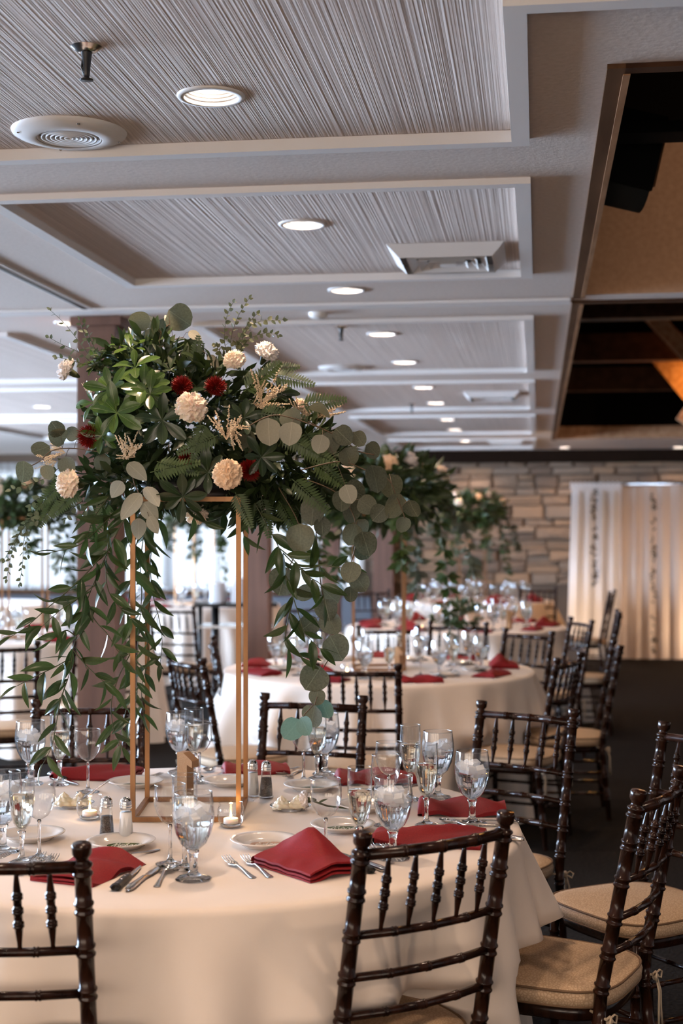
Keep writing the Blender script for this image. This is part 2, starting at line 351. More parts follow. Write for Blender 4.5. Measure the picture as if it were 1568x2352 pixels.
struct('trim_15', MB().box(-2.5, X1, Y1 - .14, Y1 - .001, 2.52, 2.70), 'beam_dark')
# stones, one by one
smesh = []
for k in range(10):
    r2 = random.Random(k); b = MB(); j = lambda: r2.uniform(-.06, .06)
    vs = [(-.5, 0, -.5), (.5, 0, -.5), (.5, 0, .5), (-.5, 0, .5)] + [(x * .92 + j() * .5, -1 + j() * 4, z * .86 + j()) for x, z in ((-.5, -.5), (.5, -.5), (.5, .5), (-.5, .5))] + [(j(), -1.25, j() * 2)]
    b.add(vs, [(0, 1, 5, 4), (1, 2, 6, 5), (2, 3, 7, 6), (3, 0, 4, 7), (4, 5, 8), (5, 6, 8), (6, 7, 8), (7, 4, 8)])
    smesh.append(b.mesh('stone', ['stone', 'stone', 'stone_dark', 'stone_tan', 'stone_grey'][k % 5], False))
z = .74
while z < 2.5:
    hh = rnd.choice((.11, .14, .17, .20)); hh = min(hh, 2.52 - z); x = -2.42 + rnd.uniform(-.15, 0); xe = 1.25 if z + hh < 2.1 else 5.2
    while x < xe and hh > .04:
        w = rnd.uniform(.24, .60)
        cut_ = rnd.uniform(.35, .65) if hh > .135 and rnd.random() < .4 else 1
        for za, zb in ((0, cut_), (cut_, 1)):
            if zb > za: obj('stone', rnd.choice(smesh), wb, Matrix.Translation((x + w / 2 + rnd.uniform(-.01, .01), Y1 - .01, z + hh * (za + zb) / 2)) @ Matrix.Rotation(rnd.uniform(-.03, .03), 4, 'Y') @ Matrix.Diagonal((w - .012, rnd.uniform(.02, .07), hh * (zb - za) - .010, 1)))
        x += w
    z += hh
# pillars
def pillar(x, y, label, w=.21, ztop=ZC):
    o = obj('pillar', None); o.location = (x, y, 0); tag(o, label, kind='structure')
    MB().box(-w / 2, w / 2, -w / 2, w / 2, 0, ztop - .001).build('post', 'pillar_wood', o, False)
    MB().box(-w / 2 - .03, w / 2 + .04, -w / 2 - .03, w / 2 + .03, ztop - .05, ztop - .002).build('capital', 'pillar_wood', o, False)
for y, l in ((7.55, 'nearest square wooden pillar behind the tall flowers'), (11.95, 'second wooden pillar seen between the gold posts'), (16.3, 'far wooden pillar behind the hanging leaves')):
    pillar(-2.37, y, l)
pillar(-2.25, 20.85, 'brown pilaster at the edge of the stone wall', .3)
# ------------------------------------------------------------------ lamps and ceiling fittings
def lathe_obj(nm, prof, m, parent, n=28): return MB().lathe(prof, n).build(nm, m, parent)
lp = thing('downlight', 'x', 'light')
lathe_obj('trim_ring', [(.073, .002), (.073, -.006), (.090, -.005), (.093, 0), (.093, .001)], 'trim_paint', lp)
pr = []
for k in range(6):
    r = .0735 - .002 * k; pr += [(r, .009 * k), (r - .0006, .009 * k + .006), (r - .006, .009 * k + .0066), (r - .002, .009 * (k + 1))]
lathe_obj('baffle', pr, 'trim_paint', lp)
MB().lathe([(.0, .050), (.060, .049), (.063, .054)], 28).build('lamp_face', 'lamp', lp)
ld = bpy.data.lights.new('downlight_beam', 'SPOT'); ld.energy = DOWN_W; ld.color = WARM; ld.spot_size = math.radians(125); ld.spot_blend = .8; ld.shadow_soft_size = .05
first = [True]
def lamp(x, y, label, group=None, e=1.0):
    z = (ZP if trayof(x, y) else ZC)
    if first[0]: o = lp; first[0] = False
    else: o = copy_tree(lp)
    for k in ('group',):
        if k in o: del o[k]
    o.location = (x, y, z); tag(o, label, 'light', group)
    s = bpy.data.objects.new('downlight_beam', ld); C.objects.link(s); s.location = (x, y, z + .03)
nm = ['nearest recessed downlight, its ringed baffle visible', 'second recessed downlight, in the middle coffer', 'third recessed downlight, on the plaster beyond the vent',
      'fourth recessed downlight, beside the second sprinkler', 'fifth recessed downlight along the row over the tables', 'sixth recessed downlight along the row', 'seventh recessed downlight beside the third sprinkler',
      'eighth recessed downlight along the row', 'ninth recessed downlight along the row', 'tenth recessed downlight along the row', 'last recessed downlight before the stone wall']
for (x, y), l in zip(LAMPS, nm): lamp(x, y, l)
for (x, y), l in zip(LAMPS2, ['blurred downlight left of the wooden pillar top', 'blurred downlight above the left leaves', 'far downlight hidden behind the pillar', 'downlight over the left tables', 'downlight above the white drapes, left one', 'downlight above the white drapes, right one']): lamp(x, y, l)
for (x, y) in LAMPS3: lamp(x, y, 'recessed downlight above and behind the viewer', 'downlights behind the viewer')
def sprinkler(x, y, label):
    t = thing('sprinkler', label, 'sprinkler', (x, y, trayof(x, y) and ZP or ZC)); t.rotation_euler = (0, 0, .5)
    lathe_obj('escutcheon', [(.0, -.012), (.014, -.014), (.022, -.012), (.030, -.006), (.038, 0)], 'steel', t)
    lathe_obj('body', [(.0, -.078), (.012, -.078), (.0125, -.076), (.006, -.074), (.008, -.068), (.010, -.045), (.012, -.025), (.014, -.012)], 'black_plastic', t, 12)
    MB().tube([(-.010, 0, -.03), (-.012, 0, -.05), (-.004, 0, -.074)], .002, 6).build('frame_arm', 'black_plastic', t)
    lathe_obj('deflector', [(.0, -.080), (.016, -.080), (.017, -.078), (.0, -.0775)], 'black_plastic', t, 16)
sprinkler(-1.08, 3.32, 'nearest dark ceiling sprinkler with a metal escutcheon'); sprinkler(-1.12, 8.1, 'second dark ceiling sprinkler, over the middle of the row'); sprinkler(-1.16, 13.2, 'third tiny dark ceiling sprinkler, farthest')
def diffuser(x, y, label):
    t = thing('round_vent', label, 'vent', (x, y, trayof(x, y) and ZP or ZC))
    lathe_obj('flange', [(.095, -.022), (.10, -.024), (.13, -.020), (.155, -.012), (.165, -.006), (.168, 0)], 'trim_paint', t, 40)
    lathe_obj('dark_core', [(0, -.004), (.10, -.004)], 'black_plastic', t)
    for k in range(7):
        r = .008 + .0135 * k; MB().lathe([(r, -.006), (r + .001, -.020), (r + .006, -.021), (r + .0075, -.006)], 32).build('louver_ring', 'trim_paint', t)
    for k in range(4):
        a = PI / 2 * k + .5; MB().lathe([(0, -.003), (.004, -.002), (.005, 0)], 8).build('screw', 'steel', t).location = (.148 * math.cos(a), .148 * math.sin(a), -.016)
diffuser(-1.36, 4.02, 'round white ceiling vent with ringed louvers'); diffuser(-1.40, 10.15, 'second round ceiling vent, blurred, farther down the row')
def square_vent(x, y, label, s=.24):
    t = thing('square_vent', label, 'vent', (x, y, trayof(x, y) and ZP or ZC))
    a = s
    MB().add([(-a, -a, 0), (a, -a, 0), (a, a, 0), (-a, a, 0), (-a + .05, -a + .05, -.05), (a - .05, -a + .05, -.05), (a - .05, a - .05, -.05), (-a + .05, a - .05, -.05)],
             [(0, 1, 5, 4), (1, 2, 6, 5), (2, 3, 7, 6), (3, 0, 4, 7)]).build('flange', 'trim_paint', t, False)
    MB().add([(-a + .05, -a + .05, -.012), (a - .05, -a + .05, -.012), (a - .05, a - .05, -.012), (-a + .05, a - .05, -.012)], [(0, 1, 2, 3)]).build('dark_core', 'black_plastic', t, False)
    for k in range(4):
        q = .165 - .042 * k; b = MB()
        for i in range(4):
            M = Matrix.Rotation(PI / 2 * i, 4, 'Z'); b.add([M @ Vector(v) for v in ((-q, -q, -.05), (q, -q, -.05), (q - .03, -q + .03, -.02), (-q + .03, -q + .03, -.02))], [(0, 1, 2, 3)])
        b.build('louver', 'trim_paint', t, False)
    MB().add([(-.035, -.035, -.05), (.035, -.035, -.05), (.035, .035, -.05), (-.035, .035, -.05)], [(0, 1, 2, 3)]).build('center_plate', 'trim_paint', t, False)
square_vent(-.375, 6.02, 'square white louvered ceiling vent nearest the viewer'); square_vent(-.39, 12.3, 'second square ceiling vent, blurred, far down the coffers'); square_vent(-.42, 18.9, 'third square ceiling vent, almost at the stone wall')
t = thing('smoke_detector', 'small white smoke detector on the plaster between coffers', 'detector', (-1.156, 7.48, ZC)); lathe_obj('housing', [(0, -.03), (.035, -.03), (.05, -.018), (.052, 0)], 'trim_paint', t)
t = thing('slot_vent', 'long dark linear slot vent in the left ceiling', 'vent', (-2.32, 0, ZC))
MB().box(-.03, .03, 4.6, 7.14, -.010, -.001).build('slot_frame', 'trim_paint', t, False); MB().box(-.018, .010, 4.62, 7.12, -.0115, -.0095).build('slot', 'black_plastic', t, False)
# loudspeaker in the first well
t = thing('loudspeaker', 'black loudspeaker box hanging in the dark ceiling well', 'speaker', W(1.075, 5.3, 2.92)); t.rotation_euler = (.12, .20, TH + .1)
bb = MB(); bb.box(-.085, .085, -.08, .10, -.10, .17); bb.build('cabinet', 'speaker_black', t, False)
MB().tube([(-.08, .01, -.10), (.08, .01, -.10)], .075, 18).build('grille', 'speaker_mesh', t)
MB().box(.086, .098, -.06, .08, -.08, .16).build('side_rail', 'fascia_wood', t, False)
MB().box(-.22, -.05, .10, .22, -.12, -.02).build('bracket', 'black_plastic', t, False)
def light(kind, name, loc, e, col, size=.1, rot=None, spot=None):
    l = bpy.data.lights.new(name, kind); l.energy = e; l.color = col
    if kind == 'SPOT': l.spot_size = math.radians(spot or 90); l.spot_blend = .7; l.shadow_soft_size = size
    elif kind == 'POINT': l.shadow_soft_size = size
    o = bpy.data.objects.new(name, l); C.objects.link(o); o.location = loc
    if rot: o.rotation_euler = rot
    return o
light('SPOT', 'well_lamp', (1.7, 5.5, 3.9), 30, (1, .72, .52), .1, (math.radians(55), 0, 0), 130)
light('POINT', 'well_chandelier', W(4.1, 14.2, 3.0), 60, (1, .45, .1), .12)
t = thing('pendant_lamp', 'amber pendant lamp glowing among the rafters', 'lamp', W(3.95, 14.6, 3.0)); lathe_obj('globe', [(0, -.1), (.07, -.07), (.1, 0), (.07, .07), (.02, .1)], 'bulb', t); lathe_obj('cord', [(.006, .1), (.006, 1.7)], 'black_plastic', t, 6)
# ------------------------------------------------------------------ chiavari chair
def rings(zc, r0, r1):
    return [(zc - .013, r0), (zc - .011, r1), (zc - .007, r1), (zc - .004, r0 + .0005), (zc + .004, r0 + .0005), (zc + .007, r1), (zc + .011, r1), (zc + .013, r0)]
ZS = .39
RAILZ = [.885, .712, .620, .535]
def yb(z): return (-.225 + .04 * z / .40) if z < .40 else -.185 - (z - .40) * .19
def back_post(sx):
    pr = [(0, .012), (.03, .0125)]
    for zc in (.12, .24, .36): pr += rings(zc, .0155, .0185)
    for zc in (.45, .535, .62, .712, .80): pr += rings(zc, .0165, .0200)
    pr += rings(.880, .0165, .0205) + [(.897, .0135), (.903, .0125), (.908, .017), (.912, .0195), (.928, .0200), (.932, .0185), (.933, .0)]
    return MB().tube([(sx * .19, yb(z), z) for z, r in pr], [r for z, r in pr], 12, False)
def front_leg(sx):
    pr = [(0, .010), (.03, .011)]
    for zc in (.08, .16, .24, .32): pr += rings(zc, .0140, .0170)
    pr += [(.375, .016)]
    return MB().tube([(sx * .18, .17, z) for z, r in pr], [r for z, r in pr], 10)
def hrod(p0, p1, r, n, bow=0.0, step=.092):
    p0 = Vector(p0); p1 = Vector(p1); L = (p1 - p0).length; k = max(1, round(L / step)); pr = [(0, r)]
    for i in range(1, k):
        c = L * i / k; pr += [(c - .0065, r), (c - .0055, r * 1.14), (c - .002, r * 1.14), (c - .001, r), (c + .001, r), (c + .002, r * 1.14), (c + .0055, r * 1.14), (c + .0065, r)]
    pr.append((L, r)); q = []
    for s, _ in pr:
        u = s / L; p = p0.lerp(p1, u); p.y -= bow * (1 - (2 * u - 1) ** 2); q.append(p)
    return MB().tube(q, [a for _, a in pr], n)
def seat_outline(k, w=.205, dp=.20, n=3.6):
    a = 2 * PI * k; c, s = math.cos(a), math.sin(a); x = math.copysign(abs(c) ** (2 / n), c); y = math.copysign(abs(s) ** (2 / n), s)
    return x * (w + .012 * y), y * dp - .005
chair0 = thing('chiavari_chair', 'x', 'chair')
for s in (-1, 1): back_post(s).build('back_post', 'mahogany', chair0)
for s in (-1, 1): front_leg(s).build('leg', 'mahogany', chair0)
BOW = .026
hrod((-.19, yb(.885), .885), (.19, yb(.885), .885), .0125, 12, BOW).build('top_rail', 'mahogany', chair0)
for z in RAILZ[1:]: hrod((-.19, yb(z), z), (.19, yb(z), z), .0095, 10, BOW).build('back_rail', 'mahogany', chair0)
for k in range(5):
    x = -.128 + .064 * k; bw = BOW * (1 - (x / .19) ** 2); z0, z1 = RAILZ[1], RAILZ[0]; L = z1 - z0
    pr = [(.0, .0042), (.02, .0050), (.045, .0078)] + [(a, b) for zc in (.058, .087, .116) for a, b in ((zc - .006, .0085), (zc - .005, .0112), (zc - .001, .0112), (zc, .009), (zc + .001, .0112), (zc + .005, .0112), (zc + .006, .0085))] + [(.130, .0078), (.155, .005), (L, .0042)]
    MB().tube([(x, yb(z0 + a) - bw, z0 + a) for a, b in pr], [b for a, b in pr], 9).build('spindle', 'mahogany', chair0)
b = MB(); n = 36
vs = []
for (zz, sc_) in ((ZS - .035, .93), (ZS - .03, .97), (ZS - .005, .97), (ZS, .94)):
    vs += [(seat_outline(k / n)[0] * sc_, seat_outline(k / n)[1] * sc_, zz) for k in range(n)]
b.add(vs, [(j * n + k, j * n + (k + 1) % n, (j + 1) * n + (k + 1) % n, (j + 1) * n + k) for j in range(3) for k in range(n)] + [tuple(range(3 * n, 4 * n)), tuple(range(n))[::-1]])
b.build('seat', 'mahogany', chair0)
for s in (-1, 1):
    for z in (.14, .25): hrod((s * .183, .165, z), (s * .188, yb(z) + .01, z), .0075, 8).build('stretcher', 'mahogany', chair0)
for z in (.17, .28): hrod((-.17, .17, z), (.17, .17, z), .0075, 8).build('stretcher', 'mahogany', chair0)
hrod((-.18, yb(.2), .2), (.18, yb(.2), .2), .0075, 8).build('stretcher', 'mahogany', chair0)
b = MB(); vs = []; n = 44
prof = [(ZS, .90), (ZS + .002, .97), (ZS + .010, 1.01), (ZS + .026, 1.02), (ZS + .040, 1.0), (ZS + .046, .965), (ZS + .050, .86), (ZS + .055, .6), (ZS + .057, .3)]
for (zz, q) in prof: vs += [(seat_outline(k / n)[0] * q * 1.05, seat_outline(k / n)[1] * q * 1.06 + .008, zz) for k in range(n)]
b.add(vs, [(j * n + k, j * n + (k + 1) % n, (j + 1) * n + (k + 1) % n, (j + 1) * n + k) for j in range(len(prof) - 1) for k in range(n)] + [tuple(range((len(prof) - 1) * n, len(prof) * n))])
cush = b.build('cushion', 'damask', chair0)
for zz in (ZS + .043, ZS + .006):
    MB().tube([(seat_outline(k / n)[0] * 1.05, seat_outline(k / n)[1] * 1.06 + .008, zz) for k in range(n + 1)], .0032, 6, False).build('piping', 'piping', cush)
def strip(pts, w, side):
    b = MB(); vs = []
    for p in pts: vs += [Vector(p) - side * w / 2, Vector(p) + side * w / 2]
    return b.add(vs, [(2 * i, 2 * i + 1, 2 * i + 3, 2 * i + 2) for i in range(len(pts) - 1)])
for s in (-1, 1):
    x, y, z = s * .197, -.212, ZS - .012; b = MB()
    for q in (-1, 1):
        L = [(x, y, z), (x + q * .014, y - .012, z + .012), (x + q * .026, y - .014, z + .006), (x + q * .020, y - .014, z - .010), (x, y - .004, z)]
        tl = [(x, y - .006, z), (x + q * .007, y - .016, z - .04), (x + q * .010, y - .016, z - .085), (x + q * .016, y - .018, z - .13)]
        for P, wr in ((L, .0028), (tl, .0034)): k = MB().tube(P, wr, 5); b.add(k.v, k.f)
    k = MB().tube([(x, y, z - .009), (x, y - .008, z), (x, y, z + .009)], .007, 8); b.add(k.v, k.f)
    k = MB().tube([(x - s * .02, y + .05, z + .01), (x, y, z)], .0035, 6); b.add(k.v, k.f)
    b.build('tie', 'ribbon', cush)
CHAIRS = []
cfirst = [True]
def chair(lat, d, fx, fy, label, group=None):
    """back rail's middle at (lat, d); faces (fx, fy) in the viewer's right / forward directions"""
    l = math.hypot(fx, fy); fx /= l; fy /= l
    if cfirst[0]: o = chair0; cfirst[0] = False
    else: o = copy_tree(chair0)
    f = RT * fx + FW * fy; p = W(lat, d) + f * .283
    put(o, p, math.atan2(f.y, f.x) - PI / 2)
    if 'group' in o: del o['group']
    tag(o, label, 'chair', group); CHAIRS.append(o); return o
T1 = (-.42, 3.84)
chair(.20, 3.0, -.56, .83, 'dark wooden chair at the front right of the near table, back to the viewer')
chair(-.70, 2.80, .03, 1, 'dark wooden chair cut off by the lower left edge, back to the viewer')
chair(.79, 3.53, -.88, .47, 'dark wooden chair at the right of the near table, seen edge on with tan cushion')
chair(1.13, 4.40, -.86, -.5, 'dark chair at the right frame edge, one back post and cushion in view')
chair(.65, 5.0, -.64, -.77, 'glossy brown chair behind the right side of the near table, five spindles clear')
chair(-.105, 5.32, -.24, -.97, 'brown chair behind the near table, under the hanging teal leaves')
chair(-.915, 5.17, .1, -1, 'brown chair behind the near table, in front of the wooden pillar')
chair(-1.46, 4.5, .8, -.4, 'dark chair cut off by the left edge behind the near table')
chair(.07, 6.53, .15, .99, 'dark wooden chair drawn up to the front of the second table')
chair(-.76, 6.95, .8, .5, 'light-edged brown chair at the left of the second table, nearer of two')
chair(-.72, 8.05, 1, .1, 'red-brown chair at the left of the second table, behind its neighbour')
chair(1.15, 8.75, -.75, -.65, 'dark chair at the back right corner of the second table')
chair(1.12, 7.0, -.9, .45, 'brown chair at the right of the second table, spindles catching light')
chair(1.5, 7.75, -1, .1, 'dark chair seen edge on beside the aisle, tan cushion with hanging tie')
chair(.3, 9.15, 0, -1, 'dark chair behind the second table, left of its pair, against white cloth')
chair(.78, 9.5, -.3, -.95, 'dark chair behind the second table, right of its pair, below the low flowers')
chair(1.66, 9.85, -.9, -.2, 'brown chair with tan cushion at the right of the third table')
chair(2.1, 10.8, -1, .15, 'tall narrow edge-on chair beside the aisle near the drapes')
chair(2.72, 14.3, -.9, .3, 'dark chair in front of the left edge of the white drapes')
chair(2.1, 15.2, -.3, -1, 'small dark chair against the stone wall beside the drapes')
chair(.45, 13.6, .6, .4, 'small dark chair left of the far glasses under the stone wall')
chair(.3, 14.6, .2, -1, 'small dark chair tucked behind the far table under the stone wall')
chair(-1.86, 7.8, -.3, 1, 'dark chair at the left frame edge with pale light between its spindles')
chair(-1.45, 8.75, -.35, .94, 'dark chair behind the left vines with tan cloth beyond its rails')
chair(-1.36, 11.4, .3, .95, 'dark chair with tan cushion behind the gold posts')
chair(-2.6, 13.4, 0, -1, 'dark chair below the left windows')
chair(-.28, 11.6, -.5, .7, 'dark chair right of the serving cart behind hanging leaves')
# ------------------------------------------------------------------ tables with cloths
def table(lat, d, label, R=.9, seed=0, chairs=True):
    c = W(lat, d); r2 = random.Random(seed); o = thing('banquet_table', label, 'table', c)
    ph = [r2.uniform(0, 6.28) for _ in range(6)]; seats = []
    for ch in CHAIRS if chairs else []:
        v = ch.location - c
        if v.length < 1.6: seats.append((v.x, v.y, ch.rotation_euler.z))
    def folds(a): return .50 * math.sin(11 * a + ph[0] + .8 * math.sin(3 * a)) + .45 * math.sin(17 * a + ph[1] + math.sin(2 * a)) + .36 * math.sin(27 * a + ph[2]) + .25 * math.sin(5 * a + ph[3])
    prof = [(0, .76), (R * .5, .76), (R * .85, .76), (R - .025, .7598), (R - .010, .7575), (R - .002, .752), (R + .002, .742)]
    ts = [i / 26 for i in range(1, 27)]
    N = 300
    base = {}
    for jt, t in enumerate(ts):
        z = .742 - t * .735; row = []; dent = []
        k = max(0, min(1, (.515 - z) / .075)); k = k * k * (3 - 2 * k)
        for i in range(N):
            a = 2 * PI * i / N; fo = folds(a); fo = math.copysign(abs(fo) ** .8, fo)
            r = R + .002 + .13 * t + fo * .085 * min(1, t * 2.2) + .012 * noise.noise(Vector((math.cos(a) * 3, math.sin(a) * 3, t * 2.5 + seed))) * min(1, 2 * t)
            rr = r
            if k > 0:
                for (sx, sy, rz) in seats:
                    cs, sn = math.cos(-rz), math.sin(-rz); q = r
                    for _ in range(45):
                        dx, dy = q * math.cos(a) - sx, q * math.sin(a) - sy; lx, ly = dx * cs - dy * sn, dx * sn + dy * cs
                        if abs(lx) < .228 and -.27 < ly < .226: q -= .012
                        else: break
                    rr = min(rr, q)
            row.append(r); dent.append((r - rr) * k)
        for _ in range(2): dent = [max(dent[i - 1], dent[i], dent[(i + 1) % N]) for i in range(N)]
        for _ in range(8): dent = [(dent[i - 1] + 2 * dent[i] + dent[(i + 1) % N]) / 4 for i in range(N)]
        base[jt] = [row[i] - dent[i] for i in range(N)]
    def fn(u, v):
        j = round(v * (len(prof) + len(ts) - 1)); a = 2 * PI * u
        if j < len(prof): r, z = prof[j]
        else: r, z = base[j - len(prof)][round(u * N) % N], .742 - ts[j - len(prof)] * .735
        return Vector((r * math.cos(a), r * math.sin(a), z))
    MB().grid(N, len(prof) + len(ts), fn, True).build('tablecloth', 'tablecloth', o)
    return o
table(*T1, 'near round banquet table under a floor-length cream cloth', .9, 1)
T2, T3, T4, L1, L2, L3 = (.21, 8.05), (.94, 11.6), (1.44, 15.7), (-2.35, 10.6), (-1.55, 15.0), (-3.9, 15.2)
table(*T2, 'second round banquet table, cream cloth, behind the near one', .88, 2)
table(*T3, 'third round table with the low flowers, before the drapes', .9, 3)
table(*T4, 'far round table under the stone wall with tall gold stand', .9, 4, False)
table(*L1, 'round table at the left below the tall flowers, tan cloth', .9, 5)
table(*L2, 'far left round table before the bright window', .9, 6, False)
table(*L3, 'farthest left round table under the window sill', .9, 8, False)
# ------------------------------------------------------------------ glassware
def glassware(name, stem, bowl, fill, fillmat, rib=0, icez=None):
    b = MB().lathe(stem, 20, (lambda a, z: 1 + .03 * math.cos(6 * a)) if rib else None, (True, True)); stem_me = b.mesh('stem', 'crystal')
    b = MB().lathe(bowl, 28); r, z = bowl[-1]; b.tube([(r * math.cos(2 * PI * k / 28), r * math.sin(2 * PI * k / 28), z) for k in range(29)], .0013, 6, False); bowl_me = b.mesh('bowl', 'glass')
    o = thing(name, 'x', 'glass'); bo = obj('bowl', bowl_me, o); obj('stem', stem_me, o)
    if fill:
        rb = (lambda a, z: 1 + rib * math.cos(16 * a)) if rib else None
        MB().lathe(fill, 48 if rib else 24, rb, (True, True)).build('water' if fillmat == 'water' else 'champagne', fillmat, o)
    if icez:
        r2 = random.Random(3)
        for k in range(13):
            a = 2.4 * k; q = (0, .019, .026)[(k > 0) + (k > 5)]; M = Matrix.Translation((q * math.cos(a) * 1.2, q * math.sin(a) * 1.2, icez - .009 * (k % 3) + .004)) @ Matrix.Rotation(r2.uniform(0, 3), 4, Vector((r2.random(), r2.random(), 1)).normalized())
            e = .0105; MB().box(-e, e, -e * .8, e * .8, -e, e, M).build('ice', 'ice', o, False)
    return o
goblet0 = glassware('water_goblet', [(.0005, 0), (.040, .001), (.041, .003), (.036, .006), (.018, .011), (.011, .016), (.0095, .024), (.0085, .045), (.0105, .058), (.014, .066), (.004, .067)],
    [(.004, .066), (.016, .070), (.029, .082), (.040, .104), (.0465, .130), (.0475, .148), (.0455, .172), (.0425, .196)],
    [(.012, .0705), (.0265, .082), (.0378, .104), (.0440, .128), (.0447, .138), (.0445, .1385)], 'water', .032, .154)
flute0 = glassware('champagne_flute', [(.0005, 0), (.031, .001), (.032, .003), (.026, .006), (.010, .012), (.0065, .02), (.005, .04), (.0065, .066), (.010, .076), (.004, .078)],
    [(.004, .077), (.012, .083), (.020, .096), (.026, .118), (.0295, .146), (.0300, .180), (.0290, .219)],
    [(.008, .083), (.018, .096), (.0238, .118), (.0273, .146), (.0278, .164), (.0276, .1645)], 'champagne', .015)
wine0 = glassware('wine_glass', [(.0005, 0), (.034, .001), (.035, .0025), (.028, .004), (.010, .009), (.005, .016), (.0038, .04), (.0038, .08), (.005, .092), (.002, .094)],
    [(.002, .093), (.010, .096), (.022, .104), (.033, .122), (.0385, .142), (.0385, .160), (.0360, .188)], None, None)
used = set()
def glass(proto, px, py, label, group=None, loc=None):
    o = proto if id(proto) not in used else copy_tree(proto); used.add(id(proto))
    o.location = loc if loc is not None else T(px, py); o.rotation_euler = (0, 0, rnd.uniform(0, 6))
    if 'group' in o: del o['group']
    return tag(o, label, 'glass', group)
for px, py, l in ((444, 2020, 'large water goblet with ice nearest the viewer, right of the spoon'), (902, 1972, 'ribbed water goblet with ice, just over the top rail of the front right chair'), (1084, 1893, 'water goblet with ice at the right edge, before the red napkin'),
                  (1005, 1833, 'water goblet partly behind the tall flute on the right'), (6, 1957, 'water goblet cut off by the left edge'), (70, 1802, 'iced water goblet beyond the left vine tips'), (413, 1775, 'water goblet behind the gold number at the table back'), (746, 1779, 'water goblet behind the lowest hanging leaf')):
    glass(goblet0, px, py, l)
for px, py, l in ((424, 1996, 'empty-topped champagne flute behind the large iced goblet'), (826, 1972, 'champagne flute left of the ribbed goblet in front'), (979, 1897, 'champagne flute before the red napkin at the right'), (942, 1838, 'tallest-standing champagne flute at the back right'),
                  (50, 1983, 'champagne flute second from the left edge'), (137, 1803, 'champagne flute touched by the vine tips'), (445, 1785, 'champagne flute behind the small wine glass at the back'), (728, 1790, 'champagne flute behind the hanging leaf')):
    glass(flute0, px, py, l)
for px, py, l in ((748, 1968, 'empty wine glass left of the front flute'), (391, 1985, 'empty wine glass overlapping the large iced goblet'), (90, 1972, 'empty wine glass third from the left edge'), (202, 1820, 'empty wine glass standing before the pink-red napkin at the back left'),
                  (458, 1798, 'wine glass in front of the gold number'), (697, 1795, 'wine glass under the teal hanging leaf'), (893, 1857, 'wine glass behind, upper of two at the right'), (885, 1896, 'wine glass, lower of two at the right')):
    glass(wine0, px, py, l)
def dir_to(p, q): return math.atan2(q.y - p.y, q.x - p.x)
# ------------------------------------------------------------------ napkins
def napkin_mesh(kind):
    b = MB(); L, Wd = (.105, .078) if kind < 2 else (.115, .066)
    def top(u, v, lay):
        x = -L + 2 * L * u; y = -Wd + 2 * Wd * v; arch = (1 - abs(2 * v - 1) ** 2.2)
        if kind == 0:
            pk = max(0, 1 - math.hypot((x + .035) / .10, (y - .03) / .065)); p2 = max(0, 1 - abs(y + .25 * x - .012) / .028) * max(0, 1 - abs(x - .03) / .085)
            z = .020 + .014 * arch + .054 * pk + .016 * p2
        elif kind == 1: z = .008 + .022 * arch + .008 * math.sin(9 * u + 4 * v)
        else:
            pk = max(0, 1 - abs(x * .5 - y) / .03); z = .008 + .018 * arch + .012 * pk
        z += .003 * noise.noise(Vector((x * 30, y * 30, kind)))
        return Vector((x, y, z - (.013 if kind == 0 else .010) * lay * min(1, (.7 if kind == 0 else .3) + arch)))
    n, m = 16, 12
    for lay in (0, 1.0, 1.7):
        th = .0045
        b.grid(n, m, lambda u, v: top(u, v, lay)); b.grid(n, m, lambda u, v: top(u, v, lay) - Vector((0, 0, th)))
        for e in (0, 1):
            b.grid(n, 2, lambda u, v: top(u, e, lay) - Vector((0, 0, th * v))); b.grid(2, m, lambda u, v: top(e, v, lay) - Vector((0, 0, th * u)))
    for v in b.v: v.z = max(v.z, .0008)
    # rounded fold that closes the left end
    b.grid(10, m, lambda u, v: top(0, v, 0) + Vector((-math.sin(PI * u) * .012, 0, -(1 - math.cos(PI * u)) / 2 * max(.004, top(0, v, 0).z - .001))))
    return b.mesh('napkin', 'napkin')
NK = [napkin_mesh(k) for k in range(3)]
def napkin(px, py, ang, k, label, s=1.0, group=None, loc=None):
    p = loc if loc is not None else T(px, py); o = obj('napkin', NK[k]); put(o, p, TH + math.radians(ang)); o.scale = (s, s, s)
    return tag(o, label, 'napkin', group)
napkin(202, 2006, -112, 1, 'folded burgundy napkin behind the left front chair post', 1.05)
napkin(712, 1996, -52, 0, 'peaked burgundy napkin at the table front between forks and chair', 1.05)
napkin(990, 1933, -12, 2, 'burgundy napkin beyond the ribbed goblet, above the chair top rail', 1.15)
napkin(1065, 1863, -4, 1, 'long burgundy napkin at the right, behind two goblets', 1.1)
napkin(865, 1793, 5, 1, 'dark burgundy napkin at the back, seen through the glasses', 1.1)
napkin(590, 1772, 10, 1, 'bright red napkin at the back behind the shakers', .95)
napkin(228, 1785, -8, 2, 'pinkish red napkin at the back left behind the wine glass', 1.1)
